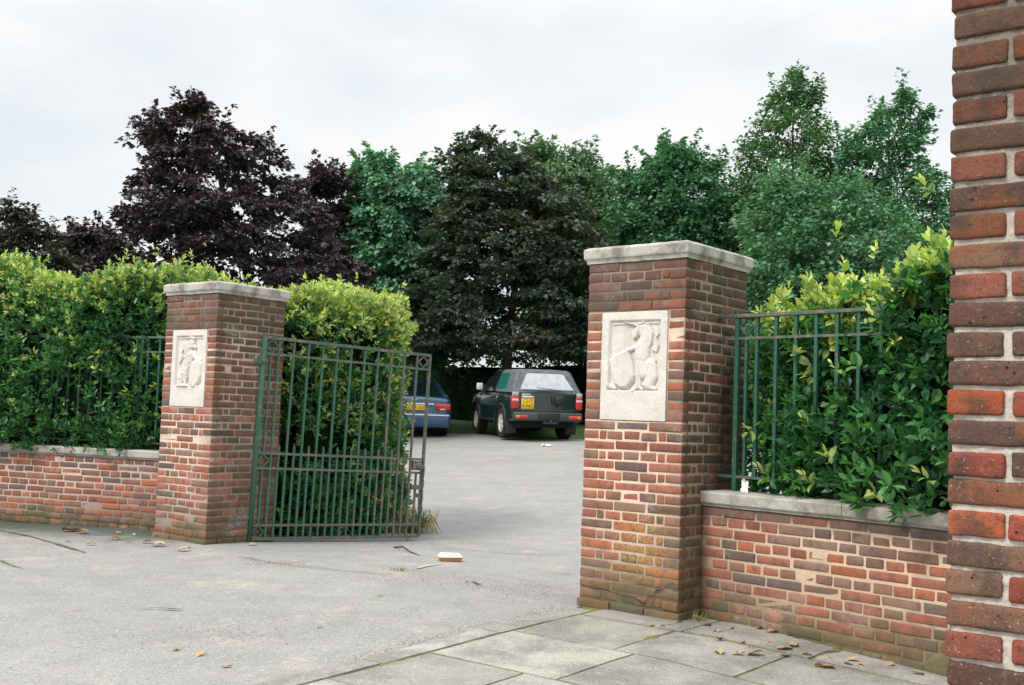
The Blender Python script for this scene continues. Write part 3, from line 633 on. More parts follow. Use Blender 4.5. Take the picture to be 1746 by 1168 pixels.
def along(pts, w, pw=1.0):
    pts = np.array(W2(*pts))
    def f(g2, n):
        seg = np.linalg.norm(np.diff(pts, axis=0), axis=1); t = np.concatenate([[0], np.cumsum(seg)]); u = g2.random(n)*t[-1]; q = np.stack([np.interp(u, t, pts[:, 0]), np.interp(u, t, pts[:, 1])], 1)
        cl = noise(np.concatenate([q, q[:, :1]*0], 1), 3.5, 7) > -.25; return (q+g2.normal(0, 1, (n, 2))*w)[cl]
    return f
grit('loose_grit', 1100, along(((470, 1170), (560, 1143), (640, 1118), (720, 1093), (805, 1073), (900, 1048), (965, 1033), (985, 1028)), .03), 61, .002, .006)
grit('loose_grit', 350, along(((930, 1000), (985, 1015)), .10), 62, .002, .006); grit('loose_grit', 120, along(((270, 990), (345, 993)), .06), 63, .002, .005); grit('loose_grit', 500, along(((290, 1090), (400, 1070), (470, 1085)), .16), 64, .002, .006)
grit('loose_grit', 1500, along(((560, 985), (760, 985), (880, 1010), (960, 1030)), .16), 66, .002, .006); grit('loose_grit', 500, along(((420, 962), (520, 958)), .05), 67, .002, .006)
grit('loose_grit', 5000, lambda g2, n: np.stack([g2.uniform(-4, 1, n), g2.uniform(3.5, 12, n)], 1), 65, .0015, .005, (.40, .39, .37))

# ================================================================== ironwork
def rect_loop(mb, c, r, th, mat=0, y=0):
    """square iron ring standing on its corner, in the xz plane"""
    P = [(c[0]-r, y, c[1]), (c[0], y, c[1]+r), (c[0]+r, y, c[1]), (c[0], y, c[1]-r)]
    for i in range(4): mb.bar(P[i], P[(i+1) % 4], th, th, mat, (0, 1, 0))
gate = thing('iron_gate', 'green and rusty wrought iron gate leaf swung open beside the left pillar', 'gate', (-2.283, 9.828, -.02), R(39))
gate.rotation_euler = (0, R(1.7), R(39))
GW = 1.825; B_ = .019
def part(name, parent, m, fn, **k): mb = MB(); fn(mb); return mb.build(name, m, parent, **k)
part('hinge_post', gate, M['gate'], lambda q: q.tube([(0, 0, .0), (0, 0, 1.0), (0, 0, 1.86)], .028, 12), smooth=True)
part('latch_stile', gate, M['rustbar'], lambda q: q.bar((GW, 0, .03), (GW, 0, 1.855), .03, .022))
for z, w in ((1.845, .032), (1.70, .02), (.80, .022), (.665, .022), (.155, .022), (.035, .034)):
    part('rail', gate, M['railtop'] if z > 1 else M['rustbar'], lambda q: q.bar((.02, 0, z), (GW-.014, 0, z), w, w if w < .03 else .028))
xs = [GW/12*i for i in range(1, 12)]
for i, x in enumerate(xs): part('bar', gate, M['gate'] if i < 9 else M['rustbar'], lambda q: q.bar((x, .001, .05), (x, .001, 1.83), B_))
part('bar', gate, M['gate'], lambda q: q.bar((xs[0]/2, .001, .16), (xs[0]/2, .001, .655), .016)); part('bar', gate, M['gate'], lambda q: q.bar((xs[0]/2, .001, .81), (xs[0]/2, .001, 1.69), .016))
for i in range(10):
    x = (xs[i]+xs[i+1])/2; part('short_bar', gate, M['gate'] if i < 8 else M['rustbar'], lambda q: (q.bar((x, .001, .05), (x, .001, .86), .018), q.lathe([(.0, .885), (.008, .875), (.012, .86)], 'z', (x, .001, 0), 8)))
part('short_bar', gate, M['rustbar'], lambda q: q.bar(((xs[10]+GW)/2, .001, .05), ((xs[10]+GW)/2, .001, .66), .018))
for c in ((xs[0]/2+.006, 1.772), (xs[0]/2, .733), (xs[0]/2, .095), ((xs[10]+GW)/2, 1.772)):
    part('diamond', gate, M['gate'] if c[0] < 1 else M['rustbar'], lambda q: rect_loop(q, c, .058, .012))
part('lock_box', gate, M['rustbar'], lambda q: (q.box(GW-.13, GW-.03, -.028, .028, .69, .785, r=.006), q.lathe([(.0, -.05), (.03, -.048), (.034, -.03)], 'y', (GW-.06, 0, .735), 12)))
part('bolt_bracket', gate, M['rustbar'], lambda q: (q.box(GW-.13, GW-.01, -.02, .02, .50, .545, r=.004), q.box(GW-.06, GW-.01, -.02, .02, .42, .46, r=.004), q.bar((GW-.035, -.02, .30), (GW-.035, -.02, .72), .014)))
def chain(q):
    p0 = np.array([GW-.006, -.028, .72])
    for i in range(22):
        c = p0+np.array([.004*math.sin(i), -.006-.003*math.cos(i*1.7), -i*.021]); a = .012; d = np.array([1, 0, 0]) if i % 2 else np.array([0, 1, 0]); P = [c+d*.007*math.cos(t)+np.array([0, 0, 1])*.015*math.sin(t) for t in np.linspace(0, 2*math.pi, 9)]
        q.tube(P, .003, 5)
part('chain', gate, M['rustbar'], chain, smooth=True)
part('hinge_collar', gate, M['rustbar'], lambda q: q.lathe([(.029, 1.60), (.035, 1.605), (.035, 1.65), (.029, 1.655)], 'z', (0, 0, 0), 14), smooth=True)
part('hinge_bracket', gate, M['gate'], lambda q: q.box(-.09, -.02, -.022, .022, 1.595, 1.64, r=.006)); part('hinge_bracket', gate, M['gate'], lambda q: q.box(-.075, -.03, -.018, .018, .16, .20, r=.004))
part('caster_wheel', gate, M['rustbar'], lambda q: q.lathe([(.0, -.015), (.032, -.014), (.036, -.006), (.036, .006), (.032, .014), (.0, .015)], 'y', (GW-.11, -.01, -.012), 14), smooth=True)
# railings on the walls
def railing(name, label, P, ang, zb, x0, x1, first, spacing, n, zt, z2, zbot, foot, dia=True, m1='rail', m0='railtop'):
    t = thing(name, label, 'railing', (P[0], P[1], zb), ang)
    part('top_rail', t, M[m0], lambda q: q.box(x0-.06, x1, -.02, .02, zt-.010, zt+.012, r=.003))
    part('rail', t, M[m0], lambda q: q.box(x0-.05, x1, -.012, .012, z2-.008, z2+.008)); part('rail', t, M[m0], lambda q: q.box(x0-.05, x1, -.012, .012, zbot-.008, zbot+.008))
    part('post', t, M[m1], lambda q: q.box(x0+.085, x0+.115, -.013, .013, foot, zt-.011))
    part('bar', t, M[m1], lambda q: q.box(x0+.159, x0+.177, -.009, .009, zbot, z2))
    if dia: part('diamond', t, M[m1], lambda q: rect_loop(q, (x0+.168, (zt+z2)/2), .052, .010))
    for i in range(n):
        x = first+i*spacing; part('bar', t, M[m1], lambda q: q.box(x-.0105, x+.0105, -.0105, .0105, zbot, zt-.011))
        if i % 8 == 7: part('post', t, M[m1], lambda q: q.box(x+.05, x+.08, -.013, .013, foot, zt-.011))
    return t
RP = WR0+WRn*.165
railing('iron_railing', 'dark green iron railing on the right wall half swallowed by hedge', RP, AWR, 0, .02, 3.3, .02+.245, .137, 22, 1.86, 1.722, .868, .77)
t = railing('iron_railing', 'dark green iron railing on the left wall behind hedge leaves', WL0+WLn*.165, AWL, .028, 0, LLEN-.02, .12, .137, 36, 1.80, 1.66, .775, .70, m1='rail')

# ================================================================== foliage
LEAF = np.array([[0, 0, 0], [.32, -.24, .07], [.68, -.22, .06], [1, 0, -.06], [.68, .22, .06], [.32, .24, .07]]); LEAFF = np.array([[0, 1, 2, 3], [0, 3, 4, 5]])
def frames(d, roll_):
    d = d/np.linalg.norm(d, axis=1)[:, None]; up = np.tile([0, 0, 1.], (len(d), 1)); up[abs(d[:, 2]) > .95] = [1, 0, 0]
    s = np.cross(up, d); s /= np.linalg.norm(s, axis=1)[:, None]; n_ = np.cross(d, s); c, q = np.cos(roll_)[:, None], np.sin(roll_)[:, None]
    return d, s*c+n_*q, n_*c-s*q
def leaves(P, d, size, roll_, col, tmpl=LEAF, tf=LEAFF):
    """P (n,3) stalk points, d (n,3) leaf directions -> verts, faces, colours"""
    X, Y, Z = frames(d, roll_); n_ = len(P); k = len(tmpl)
    V = P[:, None]+size[:, None, None]*(tmpl[None, :, 0:1]*X[:, None]+tmpl[None, :, 1:2]*Y[:, None]+tmpl[None, :, 2:3]*Z[:, None])
    F = (tf[None]+(np.arange(n_)*k)[:, None, None]).reshape(-1, tf.shape[1]); return V.reshape(-1, 3), F, np.repeat(col, k, 0)
def hedge(name, label, poly, topf, seg_dens, z0f, size=.06, dens=420, deep=.22, k=7, seed=1, bulge=.10, young_top=.45, cols=None, core_in=.22, hole=None, topdens=1.3, ysh=.10, push=None, yadd=None):
    g_ = np.random.default_rng(seed); poly = np.array(poly, float); n_ = len(poly); PP = []; NN = []
    area = .5*sum(poly[i][0]*poly[(i+1) % n_][1]-poly[(i+1) % n_][0]*poly[i][1] for i in range(n_))
    for i in range(n_):
        a, b_ = poly[i], poly[(i+1) % n_]; L_ = np.linalg.norm(b_-a); d = (b_-a)/L_; nr = np.array([d[1], -d[0]])*(1 if area > 0 else -1)
        H = 2.6; cnt = int(L_*H*dens*seg_dens[i]); t_ = g_.random(cnt)*L_; zz = g_.random(cnt)*H; x = a[0]+d[0]*t_; y = a[1]+d[1]*t_; zb, zt = z0f(x, y), topf(x, y); ok = (zz < zt-zb)
        x, y, zz, zb = x[ok], y[ok], zz[ok], zb[ok]; P = np.stack([x, y, zb+zz], 1); PP.append(P); NN.append(np.tile([nr[0], nr[1], 0.], (len(P), 1)))
    mn, mx = poly.min(0), poly.max(0); cnt = int((mx-mn).prod()*dens*topdens); q = mn+g_.random((cnt, 2))*(mx-mn); ins = np.zeros(cnt, bool)
    for i in range(n_):
        a, b_ = poly[i], poly[(i+1) % n_]; c = (a[1] > q[:, 1]) != (b_[1] > q[:, 1]); xx = (b_[0]-a[0])*(q[:, 1]-a[1])/((b_[1]-a[1]) or 1e-9)+a[0]; ins ^= c & (q[:, 0] < xx)
    q = q[ins]; PP.append(np.stack([q[:, 0], q[:, 1], topf(q[:, 0], q[:, 1])], 1)); NN.append(np.tile([0, 0, 1.], (len(q), 1)))
    P = np.concatenate(PP); Nn = np.concatenate(NN); cen = poly.mean(0)
    zt = topf(P[:, 0], P[:, 1]); hh = zt-P[:, 2]
    if hole is not None:
        kp = g_.random(len(P)) < hole(P); P, Nn, zt, hh = P[kp], Nn[kp], zt[kp], hh[kp]
    # round the shoulders, lumps, and shoots at several depths
    sh = np.clip(1-hh/.3, 0, 1)**2*.16; side = abs(Nn[:, 2]) < .5; P = P-np.where(side, sh, 0)[:, None]*Nn
    P = P+Nn*(noise(P, 1.6, seed)*bulge+noise(P, 5, seed+1)*bulge*.45)[:, None]
    if push is not None: P = P+Nn*push(P)[:, None]*np.where(side, 1, 0)[:, None]
    dp = g_.random(len(P))**1.6*deep; P = P-Nn*dp[:, None]
    spr = (g_.random(len(P)) < .05)&(dp < .08); P = P+(Nn+np.array([0, 0, .7]))*(spr*g_.random(len(P))*ysh)[:, None]
    D = Nn*.9+np.array([0, 0, .55])+g_.normal(0, .42, P.shape); D /= np.linalg.norm(D, axis=1)[:, None]
    pn = noise(P, 2.2, seed+9)*.5+noise(P, 7, seed+4)*.5; top_growth = np.clip(1-hh/young_top, 0, 1); yng = np.clip(.04+.85*top_growth**1.1+.35*pn+np.where(spr, .3, 0)-dp*2+(yadd(P) if yadd else 0), 0, 1); yy = g_.random(len(P)) < yng  # more young yellow-green growth towards the hedge top
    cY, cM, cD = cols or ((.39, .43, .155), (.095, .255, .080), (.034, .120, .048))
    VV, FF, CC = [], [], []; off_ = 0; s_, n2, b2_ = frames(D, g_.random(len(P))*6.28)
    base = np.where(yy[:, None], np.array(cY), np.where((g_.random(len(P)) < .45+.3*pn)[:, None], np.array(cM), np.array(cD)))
    for j in range(k):
        f = j/(k-1); az = j*2.4+g_.normal(0, .2, len(P)); tl = R(78)*(1-f)+R(18)*f+g_.normal(0, .15, len(P))
        rd = n2*np.cos(az)[:, None]+b2_*np.sin(az)[:, None]; dr = D*np.cos(tl)[:, None]+rd*np.sin(tl)[:, None]+np.array([0, 0, .12])
        sz = size*(1.15-.55*f)*g_.uniform(.55, 1.3, len(P)); pos = P+D*(f*size*1.2)
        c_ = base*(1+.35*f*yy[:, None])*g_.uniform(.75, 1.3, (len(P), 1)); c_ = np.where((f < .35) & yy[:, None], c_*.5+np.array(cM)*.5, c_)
        rl = np.zeros(len(P))+g_.normal(0, .6, len(P))
        V, F, Q = leaves(pos, dr, sz, rl, c_); VV.append(V); FF.append(F+off_); CC.append(Q); off_ += len(V)
    t = thing(name, label, 'hedge', (cen[0], cen[1], float(z0f(cen[:1], cen[1:])[0])), 0)
    O = np.array([t.location.x, t.location.y, t.location.z])
    rawmesh('foliage', np.concatenate(VV)-O, np.concatenate(FF), M['leaf'], t, False, np.concatenate(CC))
    # twiggy dark inside
    cpts = []
    for i in range(n_):
        a, b_ = poly[i], poly[(i+1) % n_]
        for t_ in np.linspace(0, 1, 12, endpoint=False): cpts.append(a+(b_-a)*t_)
    cpts = np.array(cpts); m_ = len(cpts)
    prev = np.roll(cpts, 1, 0); nx_ = np.roll(cpts, -1, 0); tg = nx_-prev; tg /= np.linalg.norm(tg, axis=1)[:, None]; nr = np.stack([tg[:, 1], -tg[:, 0]], 1)*(1 if area > 0 else -1)
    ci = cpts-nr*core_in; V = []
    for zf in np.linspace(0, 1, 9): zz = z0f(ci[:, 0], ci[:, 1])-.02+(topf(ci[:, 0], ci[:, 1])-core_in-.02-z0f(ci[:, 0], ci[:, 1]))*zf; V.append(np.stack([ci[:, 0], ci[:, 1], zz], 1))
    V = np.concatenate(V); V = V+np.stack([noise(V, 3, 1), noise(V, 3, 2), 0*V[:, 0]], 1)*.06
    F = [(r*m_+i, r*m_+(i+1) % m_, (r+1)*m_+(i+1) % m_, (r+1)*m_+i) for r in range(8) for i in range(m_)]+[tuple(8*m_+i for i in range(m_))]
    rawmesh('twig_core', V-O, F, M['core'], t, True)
    return t
zzero = lambda x, y: np.asarray(x)*0
hl_poly = [(-8.6, 12.42), (-5.5, 11.12), (-3.9, 10.60), (-3.35, 10.62), (-2.55, 10.45), (-1.95, 10.52), (-1.22, 11.42), (-1.20, 12.3), (-2.0, 12.75), (-3.8, 12.3), (-5.8, 13.0), (-8.2, 14.2)]
def topL(x, y):
    x = np.asarray(x); P = np.stack([x, y, 0*x], 1); return 2.36+.05*np.clip((-x-2.5), 0, 3)+noise(P, 1.5, 3)*.10+noise(P, 4, 5)*.05
def z0L(x, y): return np.where(x > -2.4, gz(x, y)+.02, .68)
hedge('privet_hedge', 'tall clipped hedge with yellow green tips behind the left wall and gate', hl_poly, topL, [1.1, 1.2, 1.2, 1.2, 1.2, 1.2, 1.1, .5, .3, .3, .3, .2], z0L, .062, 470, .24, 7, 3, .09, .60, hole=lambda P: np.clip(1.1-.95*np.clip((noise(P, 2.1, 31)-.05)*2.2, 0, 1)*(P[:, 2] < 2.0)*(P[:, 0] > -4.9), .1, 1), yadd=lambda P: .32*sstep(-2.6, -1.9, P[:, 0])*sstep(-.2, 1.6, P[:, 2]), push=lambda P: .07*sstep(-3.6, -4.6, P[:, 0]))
def wr(x, y): p = WR0+WRd*x+WRn*y; return (p[0], p[1])
hr_poly = [wr(.10, .40), wr(.50, .30), wr(.80, .24), wr(1.0, .18), wr(1.22, -.04), wr(3.6, -.06), wr(3.6, 1.5), wr(.6, 1.5), wr(.16, 1.1)]
def topR(x, y):
    lx = (x-WR0[0])*WRd[0]+(y-WR0[1])*WRd[1]; P = np.stack([x, y, 0*x], 1); return 1.86+.10*sstep(.1, .5, lx)+.17*sstep(.8, 1.5, lx)+.05*sstep(1.5, 2.2, lx)+noise(P, 1.8, 8)*.06
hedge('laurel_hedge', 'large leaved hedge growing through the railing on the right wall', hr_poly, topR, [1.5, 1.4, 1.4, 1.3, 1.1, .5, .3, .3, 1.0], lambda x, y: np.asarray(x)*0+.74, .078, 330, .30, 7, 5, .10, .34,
      ((.39, .44, .14), (.085, .25, .070), (.030, .115, .045)), .21, hole=lambda P: np.where(((P[:, 0]-WR0[0])*WRd[0]+(P[:, 1]-WR0[1])*WRd[1] < .5) & (P[:, 2] < 1.3), .95, 1.0), ysh=.22, push=lambda P: .12*sstep(.42, .8, (P[:, 0]-WR0[0])*WRd[0]+(P[:, 1]-WR0[1])*WRd[1])*(1-sstep(1.05, 1.5, P[:, 2])))
TL = np.array([[0, 0, 0], [.42, -.38, .08], [1, 0, -.1], [.42, .38, .08]]); TLF = np.array([[0, 1, 2, 3]])
def tree(name, label, prof, Y, cols, lm='tleaf', leaf=.15, ncl=330, npl=80, trunk_u=None, seed=1, flat=.35, droop=.0, csz=.42, thin=None, cat='tree', tr=.12, group=None, gap=.15, dfac=.8, spike=.25):
    g_ = np.random.default_rng(seed); prof = np.array(prof, float)
    zz = np.array([at((a+b_)/2, v, Y)[2] for v, a, b_ in prof]); xl = np.array([at(a, v, Y)[0] for v, a, b_ in prof]); xr = np.array([at(b_, v, Y)[0] for v, a, b_ in prof])
    o_ = np.argsort(zz); zz, xl, xr = zz[o_], xl[o_], xr[o_]; cx = (xl+xr)/2; hw = (xr-xl)/2
    gnd = float(gz(np.array([cx[0]]), np.array([Y]))[0]); base_x = at(trunk_u, 640, Y)[0] if trunk_u else cx[0]
    ncl = int(ncl*1.3); zs = g_.random(ncl*6)*(zz[-1]-zz[0])+zz[0]; hws = np.interp(zs, zz, hw); kp = g_.random(len(zs)) < (hws/hw.max())**1.15; zs = zs[kp][:ncl]; hws = np.interp(zs, zz, hw); cxs = np.interp(zs, zz, cx)
    th_ = g_.random(len(zs))*2*math.pi; rr = g_.random(len(zs))**.42; inner = .97
    Cc = np.stack([cxs+np.cos(th_)*rr*hws*inner, Y+np.sin(th_)*rr*hws*dfac*inner, zs-.12], 1)
    holes = noise(Cc, .75, seed+2)*.6+noise(Cc, 1.7, seed+7)*.4; kp = holes > -.5+gap*1.0; Cc = Cc[kp]; rr = rr[kp]; hws = hws[kp]
    # leader shoots so the outline is ragged
    VV, FF, CC = [], [], []; off_ = 0; cols = [np.array(c) for c in cols]
    P_all, D_all, S_all, C_all = [], [], [], []
    for i, c in enumerate(Cc):
        npi = int(npl*g_.uniform(.6, 1.3)*(thin(c) if thin else 1)); r_ = csz*g_.uniform(.6, 1.25)*min(1, .45+hws[i]/2.2)
        q = g_.normal(0, 1, (npi, 3)); q /= np.linalg.norm(q, axis=1)[:, None]+1e-9; q *= (g_.random((npi, 1))**.5); outw = np.array([c[0]-np.interp(c[2], zz, cx), c[1]-Y, .0]); on = outw/(np.linalg.norm(outw)+1e-6)
        P = c+q*np.array([r_, r_, r_*flat]); P[:, 2] -= ((q[:, :2]@on[:2])*r_*.35) * (1 if droop else .5); P[:, 2] -= droop*np.linalg.norm(q[:, :2], axis=1)*r_
        D = q*np.array([1, 1, .25])+on*.5+np.array([0, 0, -.15-droop])+g_.normal(0, .35, q.shape); mixc = g_.random(npi); cc_ = cols[0]*(1-mixc[:, None])+cols[1]*mixc[:, None]
        if len(cols) > 2: sel = g_.random(npi) < (.03+.22*max(0, noise(c[None], .9, seed+5)[0])); cc_[sel] = cols[2]
        P_all.append(P); D_all.append(D); S_all.append(leaf*g_.uniform(.6, 1.25, npi)); C_all.append(cc_*g_.uniform(.8, 1.2))
        if rr[i] > .75 and g_.random() < spike or c[2] > zz[-1]-.9:   # pointed shoot
            ns = int(npi*.45); f = g_.random(ns); dv_ = on*g_.uniform(.2, .8)+np.array([0, 0, g_.uniform(.3, 1.0)]); Ls = csz*g_.uniform(.9, 1.7); P = c+dv_*(f*Ls)[:, None]+g_.normal(0, 1, (ns, 3))*(.16*(1.1-f))[:, None]*csz*1.6
            P_all.append(P); D_all.append(g_.normal(0, 1, (ns, 3))*np.array([1, 1, .5])+dv_*.5); S_all.append(leaf*g_.uniform(.6, 1.1, ns)); C_all.append((cols[0]*.5+cols[1]*.5)*np.ones((ns, 1))*g_.uniform(.85, 1.25, (ns, 1)))
    P = np.concatenate(P_all); D = np.concatenate(D_all); S = np.concatenate(S_all); Cl = np.concatenate(C_all)
    V, F, Q = leaves(P, D, S, g_.normal(0, .5, len(P)), Cl, TL, TLF)
    t = thing(name, label, cat, (base_x, Y, gnd-.05), 0, group); O = np.array(t.location)
    rawmesh('crown', V-O, F, M[lm], t, False, Q)
    tb = MB(); top = zz[-1]-.5; hs = np.linspace(0, 1, 9); tp = np.array([[base_x+(np.interp(gnd+h*(top-gnd), zz, cx)-base_x)*h**1.2+.06*math.sin(h*7+seed), Y+.05*math.cos(h*6+seed), gnd-.1+h*(top-gnd)] for h in hs]); rd = tr*(1-.88*hs)
    tb.tube(tp-O, rd, 10); idx = g_.permutation(len(Cc))[:46]
    for i in idx:
        c = Cc[i]; h0 = np.clip((c[2]-gnd)/(top-gnd)-g_.uniform(.08, .28), .30, .94); p0 = np.array([np.interp(h0, hs, tp[:, k]) for k in range(3)]); r0 = np.interp(h0, hs, rd)*.30; md = (p0+c)/2+np.array([0, 0, -.12])+g_.normal(0, .08, 3)
        tb.tube(np.array([p0, (p0+md)/2+g_.normal(0, .03, 3), md, (md+c)/2+g_.normal(0, .05, 3), c])-O, np.array([r0, r0*.8, r0*.6, r0*.4, .008]), 5)
    tb.build('trunk', M['bark'], t, True); return t
PU = [(.036, .034, .035), (.074, .066, .070), (.12, .06, .055)]; BZ = [(.040, .072, .052), (.090, .125, .092), (.17, .085, .05)]
GR = [(.080, .22, .13), (.16, .34, .21), (.22, .39, .24)]; G2 = [(.055, .165, .085), (.105, .26, .14), (.16, .31, .16)]; G3 = [(.09, .19, .10), (.17, .29, .17), (.30, .35, .26)]
tree('purple_maple_tree', 'tall dark purple maple standing above the left hedge, its crown the highest on the left', [(165, 305, 330), (178, 285, 395), (190, 235, 445), (230, 228, 462), (260, 240, 485), (290, 245, 515), (335, 190, 550), (370, 200, 580), (410, 240, 610), (460, 235, 625), (510, 240, 640), (570, 260, 640), (640, 300, 580)], 25.5, PU, 'pleaf', .15, 560, 84, 400, 11, .28, gap=.24, tr=.16, csz=.36, spike=.15)
tree('purple_maple_tree', 'low dark purple maple at the left foot of the tall purple maple', [(380, 130, 185), (395, 112, 235), (430, 100, 262), (500, 100, 262), (640, 110, 250)], 27.5, PU, 'pleaf', .15, 150, 80, 180, 12)
tree('purple_maple_tree', 'small purple maple half hidden between the tall maple and the green cherry', [(286, 545, 562), (305, 532, 592), (345, 522, 592), (400, 520, 585), (500, 520, 590), (620, 540, 600)], 30.5, PU, 'pleaf', .15, 170, 80, 580, 13)
tree('dark_leaved_tree', 'dusky brownish green tree at the far left edge behind the street lamp', [(338, 0, 25), (362, -20, 70), (382, -60, 108), (430, -80, 120), (520, -90, 130), (640, -80, 120)], 23.5, [(.035, .04, .03), (.055, .05, .04), (.05, .08, .04)], 'tleaf', .13, 200, 75, 20, 14)
tree('cherry_tree', 'green cherry tree with drooping leaves left of the bronze maple', [(258, 607, 622), (272, 612, 700), (292, 602, 745), (330, 590, 765), (400, 580, 780), (480, 590, 785), (560, 620, 780), (620, 640, 760)], 31.2, GR, 'tleaf', .17, 460, 80, 690, 15, .5, .30, gap=.13, csz=.36)
tree('bronze_maple_tree', 'broad dark bronze maple right behind the parked off-roader', [(226, 812, 835), (244, 790, 850), (268, 745, 905), (300, 750, 950), (340, 735, 1005), (400, 718, 1048), (460, 700, 1065), (520, 680, 1068), (560, 665, 1065), (585, 670, 1055), (602, 690, 1040)], 29.6, BZ, 'tleaf', .15, 680, 84, 868, 16, .30, gap=.20, tr=.17, csz=.38)
tree('ash_tree', 'bright green tree rising behind the right side of the bronze maple', [(240, 915, 950), (255, 895, 990), (290, 880, 1055), (340, 880, 1095), (420, 880, 1110), (600, 900, 1080)], 37, G3, 'tleaf', .18, 420, 85, 990, 17, .5, gap=.02, csz=.55)
tree('oak_tree', 'rounded green tree directly behind the right pillar', [(250, 1115, 1165), (272, 1085, 1215), (300, 1060, 1255), (340, 1045, 1285), (400, 1040, 1310), (480, 1060, 1300), (640, 1080, 1290)], 33, G2, 'tleaf', .15, 560, 85, 1160, 18, .5, gap=.04, csz=.5)
tree('birch_tree', 'tallest green tree with a thin see-through spire, right of the right pillar', [(118, 1330, 1360), (140, 1322, 1390), (180, 1305, 1395), (215, 1272, 1430), (260, 1262, 1440), (300, 1262, 1450), (350, 1240, 1470), (420, 1230, 1480), (520, 1240, 1480), (660, 1260, 1470)], 31.5, [(.060, .15, .065), (.10, .22, .09), (.15, .25, .10)], 'tleaf', .13, 620, 80, 1350, 19, .6, thin=lambda c: .7 if c[2] > 8.0 else 1, gap=.05, csz=.44)
tree('ash_tree', 'leaning green tree with ragged arms next to the near column', [(145, 1532, 1560), (172, 1525, 1590), (202, 1460, 1590), (232, 1445, 1590), (268, 1445, 1570), (300, 1440, 1610), (340, 1400, 1650), (420, 1380, 1700), (520, 1380, 1720), (660, 1400, 1700)], 30, G2, 'tleaf', .14, 620, 78, 1500, 20, .5, thin=lambda c: .75 if c[2] > 7.2 else 1, gap=.10, csz=.42)
tree('elder_tree', 'lower mid green bushy tree just above the right hedge', [(290, 1335, 1360), (312, 1295, 1450), (350, 1275, 1530), (400, 1262, 1600), (460, 1260, 1640), (560, 1270, 1650), (680, 1290, 1640)], 23, [(.070, .19, .095), (.13, .28, .15), (.18, .33, .18)], 'tleaf', .115, 520, 80, 1440, 21, .55, gap=.1)
tree('hawthorn_tree', 'small green tree peeping past the left side of the near column', [(305, 1595, 1650), (345, 1575, 1760), (450, 1560, 1800), (650, 1570, 1800)], 34, G2, 'tleaf', .14, 170, 70, 1660, 22, .5)
# dark hedgerow behind the cars
bk = lambda s, b_: tuple(RN+DM*s+SM*b_)
hedge('overgrown_hedgerow', 'dark overgrown hedgerow on the bank behind the parked cars', [bk(-22, 19.0), bk(-12, 18.9), bk(4, 19.0), bk(20, 19.0), bk(20, 20.8), bk(-22, 20.8)], lambda x, y: 2.9+noise(np.stack([x, y, 0*x], 1), .8, 4)*.35, [.25, 1, .5, .1, 0, .1], lambda x, y: np.asarray(x)*0+.9, .17, 26, .4, 6, 9, .25, .1, ((.03, .06, .02), (.018, .045, .015), (.010, .028, .010)), .3, topdens=.5)
# far woodland
g_ = np.random.default_rng(3); n_ = 26000; a_ = g_.uniform(-1.2, 1.2, n_); Yd = g_.uniform(70, 84, n_); X_ = Yd*np.tan(a_*.62); top_ = 2.2+1.3*noise(np.stack([X_*.12, 0*X_, 0*X_], 1), 1, 2); Z_ = 1.0+g_.random(n_)**.7*top_
V, F, Q = leaves(np.stack([X_, Yd, Z_], 1), g_.normal(0, 1, (n_, 3)), g_.uniform(.5, 1.1, n_), g_.normal(0, 1, n_), np.array([[.03, .07, .03]])*g_.uniform(.6, 1.5, (n_, 1)), TL, TLF)
struct(rawmesh('distant_woodland', V, F, M['tleaf'], None, False, Q), 'stuff')
# grass blades on the bank
n_ = 26000; s_ = g_.uniform(-8, 8, n_); b_ = 15.75+g_.random(n_)**.8*3.0; P = RN+DM*s_[:, None]+SM*b_[:, None]; P3 = np.stack([P[:, 0], P[:, 1], gz(P[:, 0], P[:, 1])-.012], 1)
D = g_.normal(0, .35, (n_, 3))+np.array([0, 0, 1]); c_ = np.where((g_.random(n_) < .25*(b_ < 16.2)+.08)[:, None], np.array([.40, .32, .15]), np.array([.15, .38, .05]))*g_.uniform(.6, 1.3, (n_, 1))
BL = np.array([[0, -.07, 0], [.55, -.05, .05], [1, 0, .2], [.55, .05, .05], [0, .07, 0]]); BLF = np.array([[0, 1, 3, 4], [1, 2, 3, 3]])
BL = np.array([[0, -.06, 0], [.6, -.05, .06], [1, 0, .2], [0, .06, 0]]); BLF = np.array([[0, 1, 2, 3]])
V, F, Q = leaves(P3, D, g_.uniform(.05, .14, n_)*1.3, g_.random(n_)*6.28, c_, BL, BLF); struct(rawmesh('bank_grass', V, F, M['tleaf'], None, False, Q), 'stuff')
#@@SPLIT2
# ================================================================== vehicles
M['green_paint'] = simple('dark_green_car_paint', (.004, .022, .019), .28, coat=.6, spec=.5); M['blue_paint'] = simple('blue_car_paint', (.012, .070, .15), .25, metal=.1, coat=.9)
M['tyre'] = simple('tyre_rubber', (.012, .012, .012), .85, var=.3, scale=40); M['black'] = simple('black_plastic', (.018, .02, .02), .55); M['underbody'] = simple('underbody', (.008, .008, .008), .95)
M['alloy'] = simple('silver_alloy', (.78, .78, .76), .3, metal=.35); M['glass'] = simple('dark_car_glass', (.010, .022, .022), .06, spec=.9); M['teal_glass'] = simple('teal_tinted_window', (.02, .15, .14), .10, spec=.9)
M['softtop'] = simple('grey_soft_top_fabric', (.10, .11, .12), .8, var=.3, scale=12, bump=.4); M['clearpanel'] = simple('hazy_plastic_window', (.40, .43, .44), .35, spec=.7, var=.12, scale=8)
M['red'] = simple('red_lamp_lens', (.50, .022, .02), .18, coat=.5); M['pink'] = simple('clear_lamp_lens', (.75, .50, .48), .2); M['orange'] = simple('orange_lamp_lens', (.75, .17, .03), .2); M['white'] = simple('white_paint_and_reflection', (.72, .72, .70), .35)
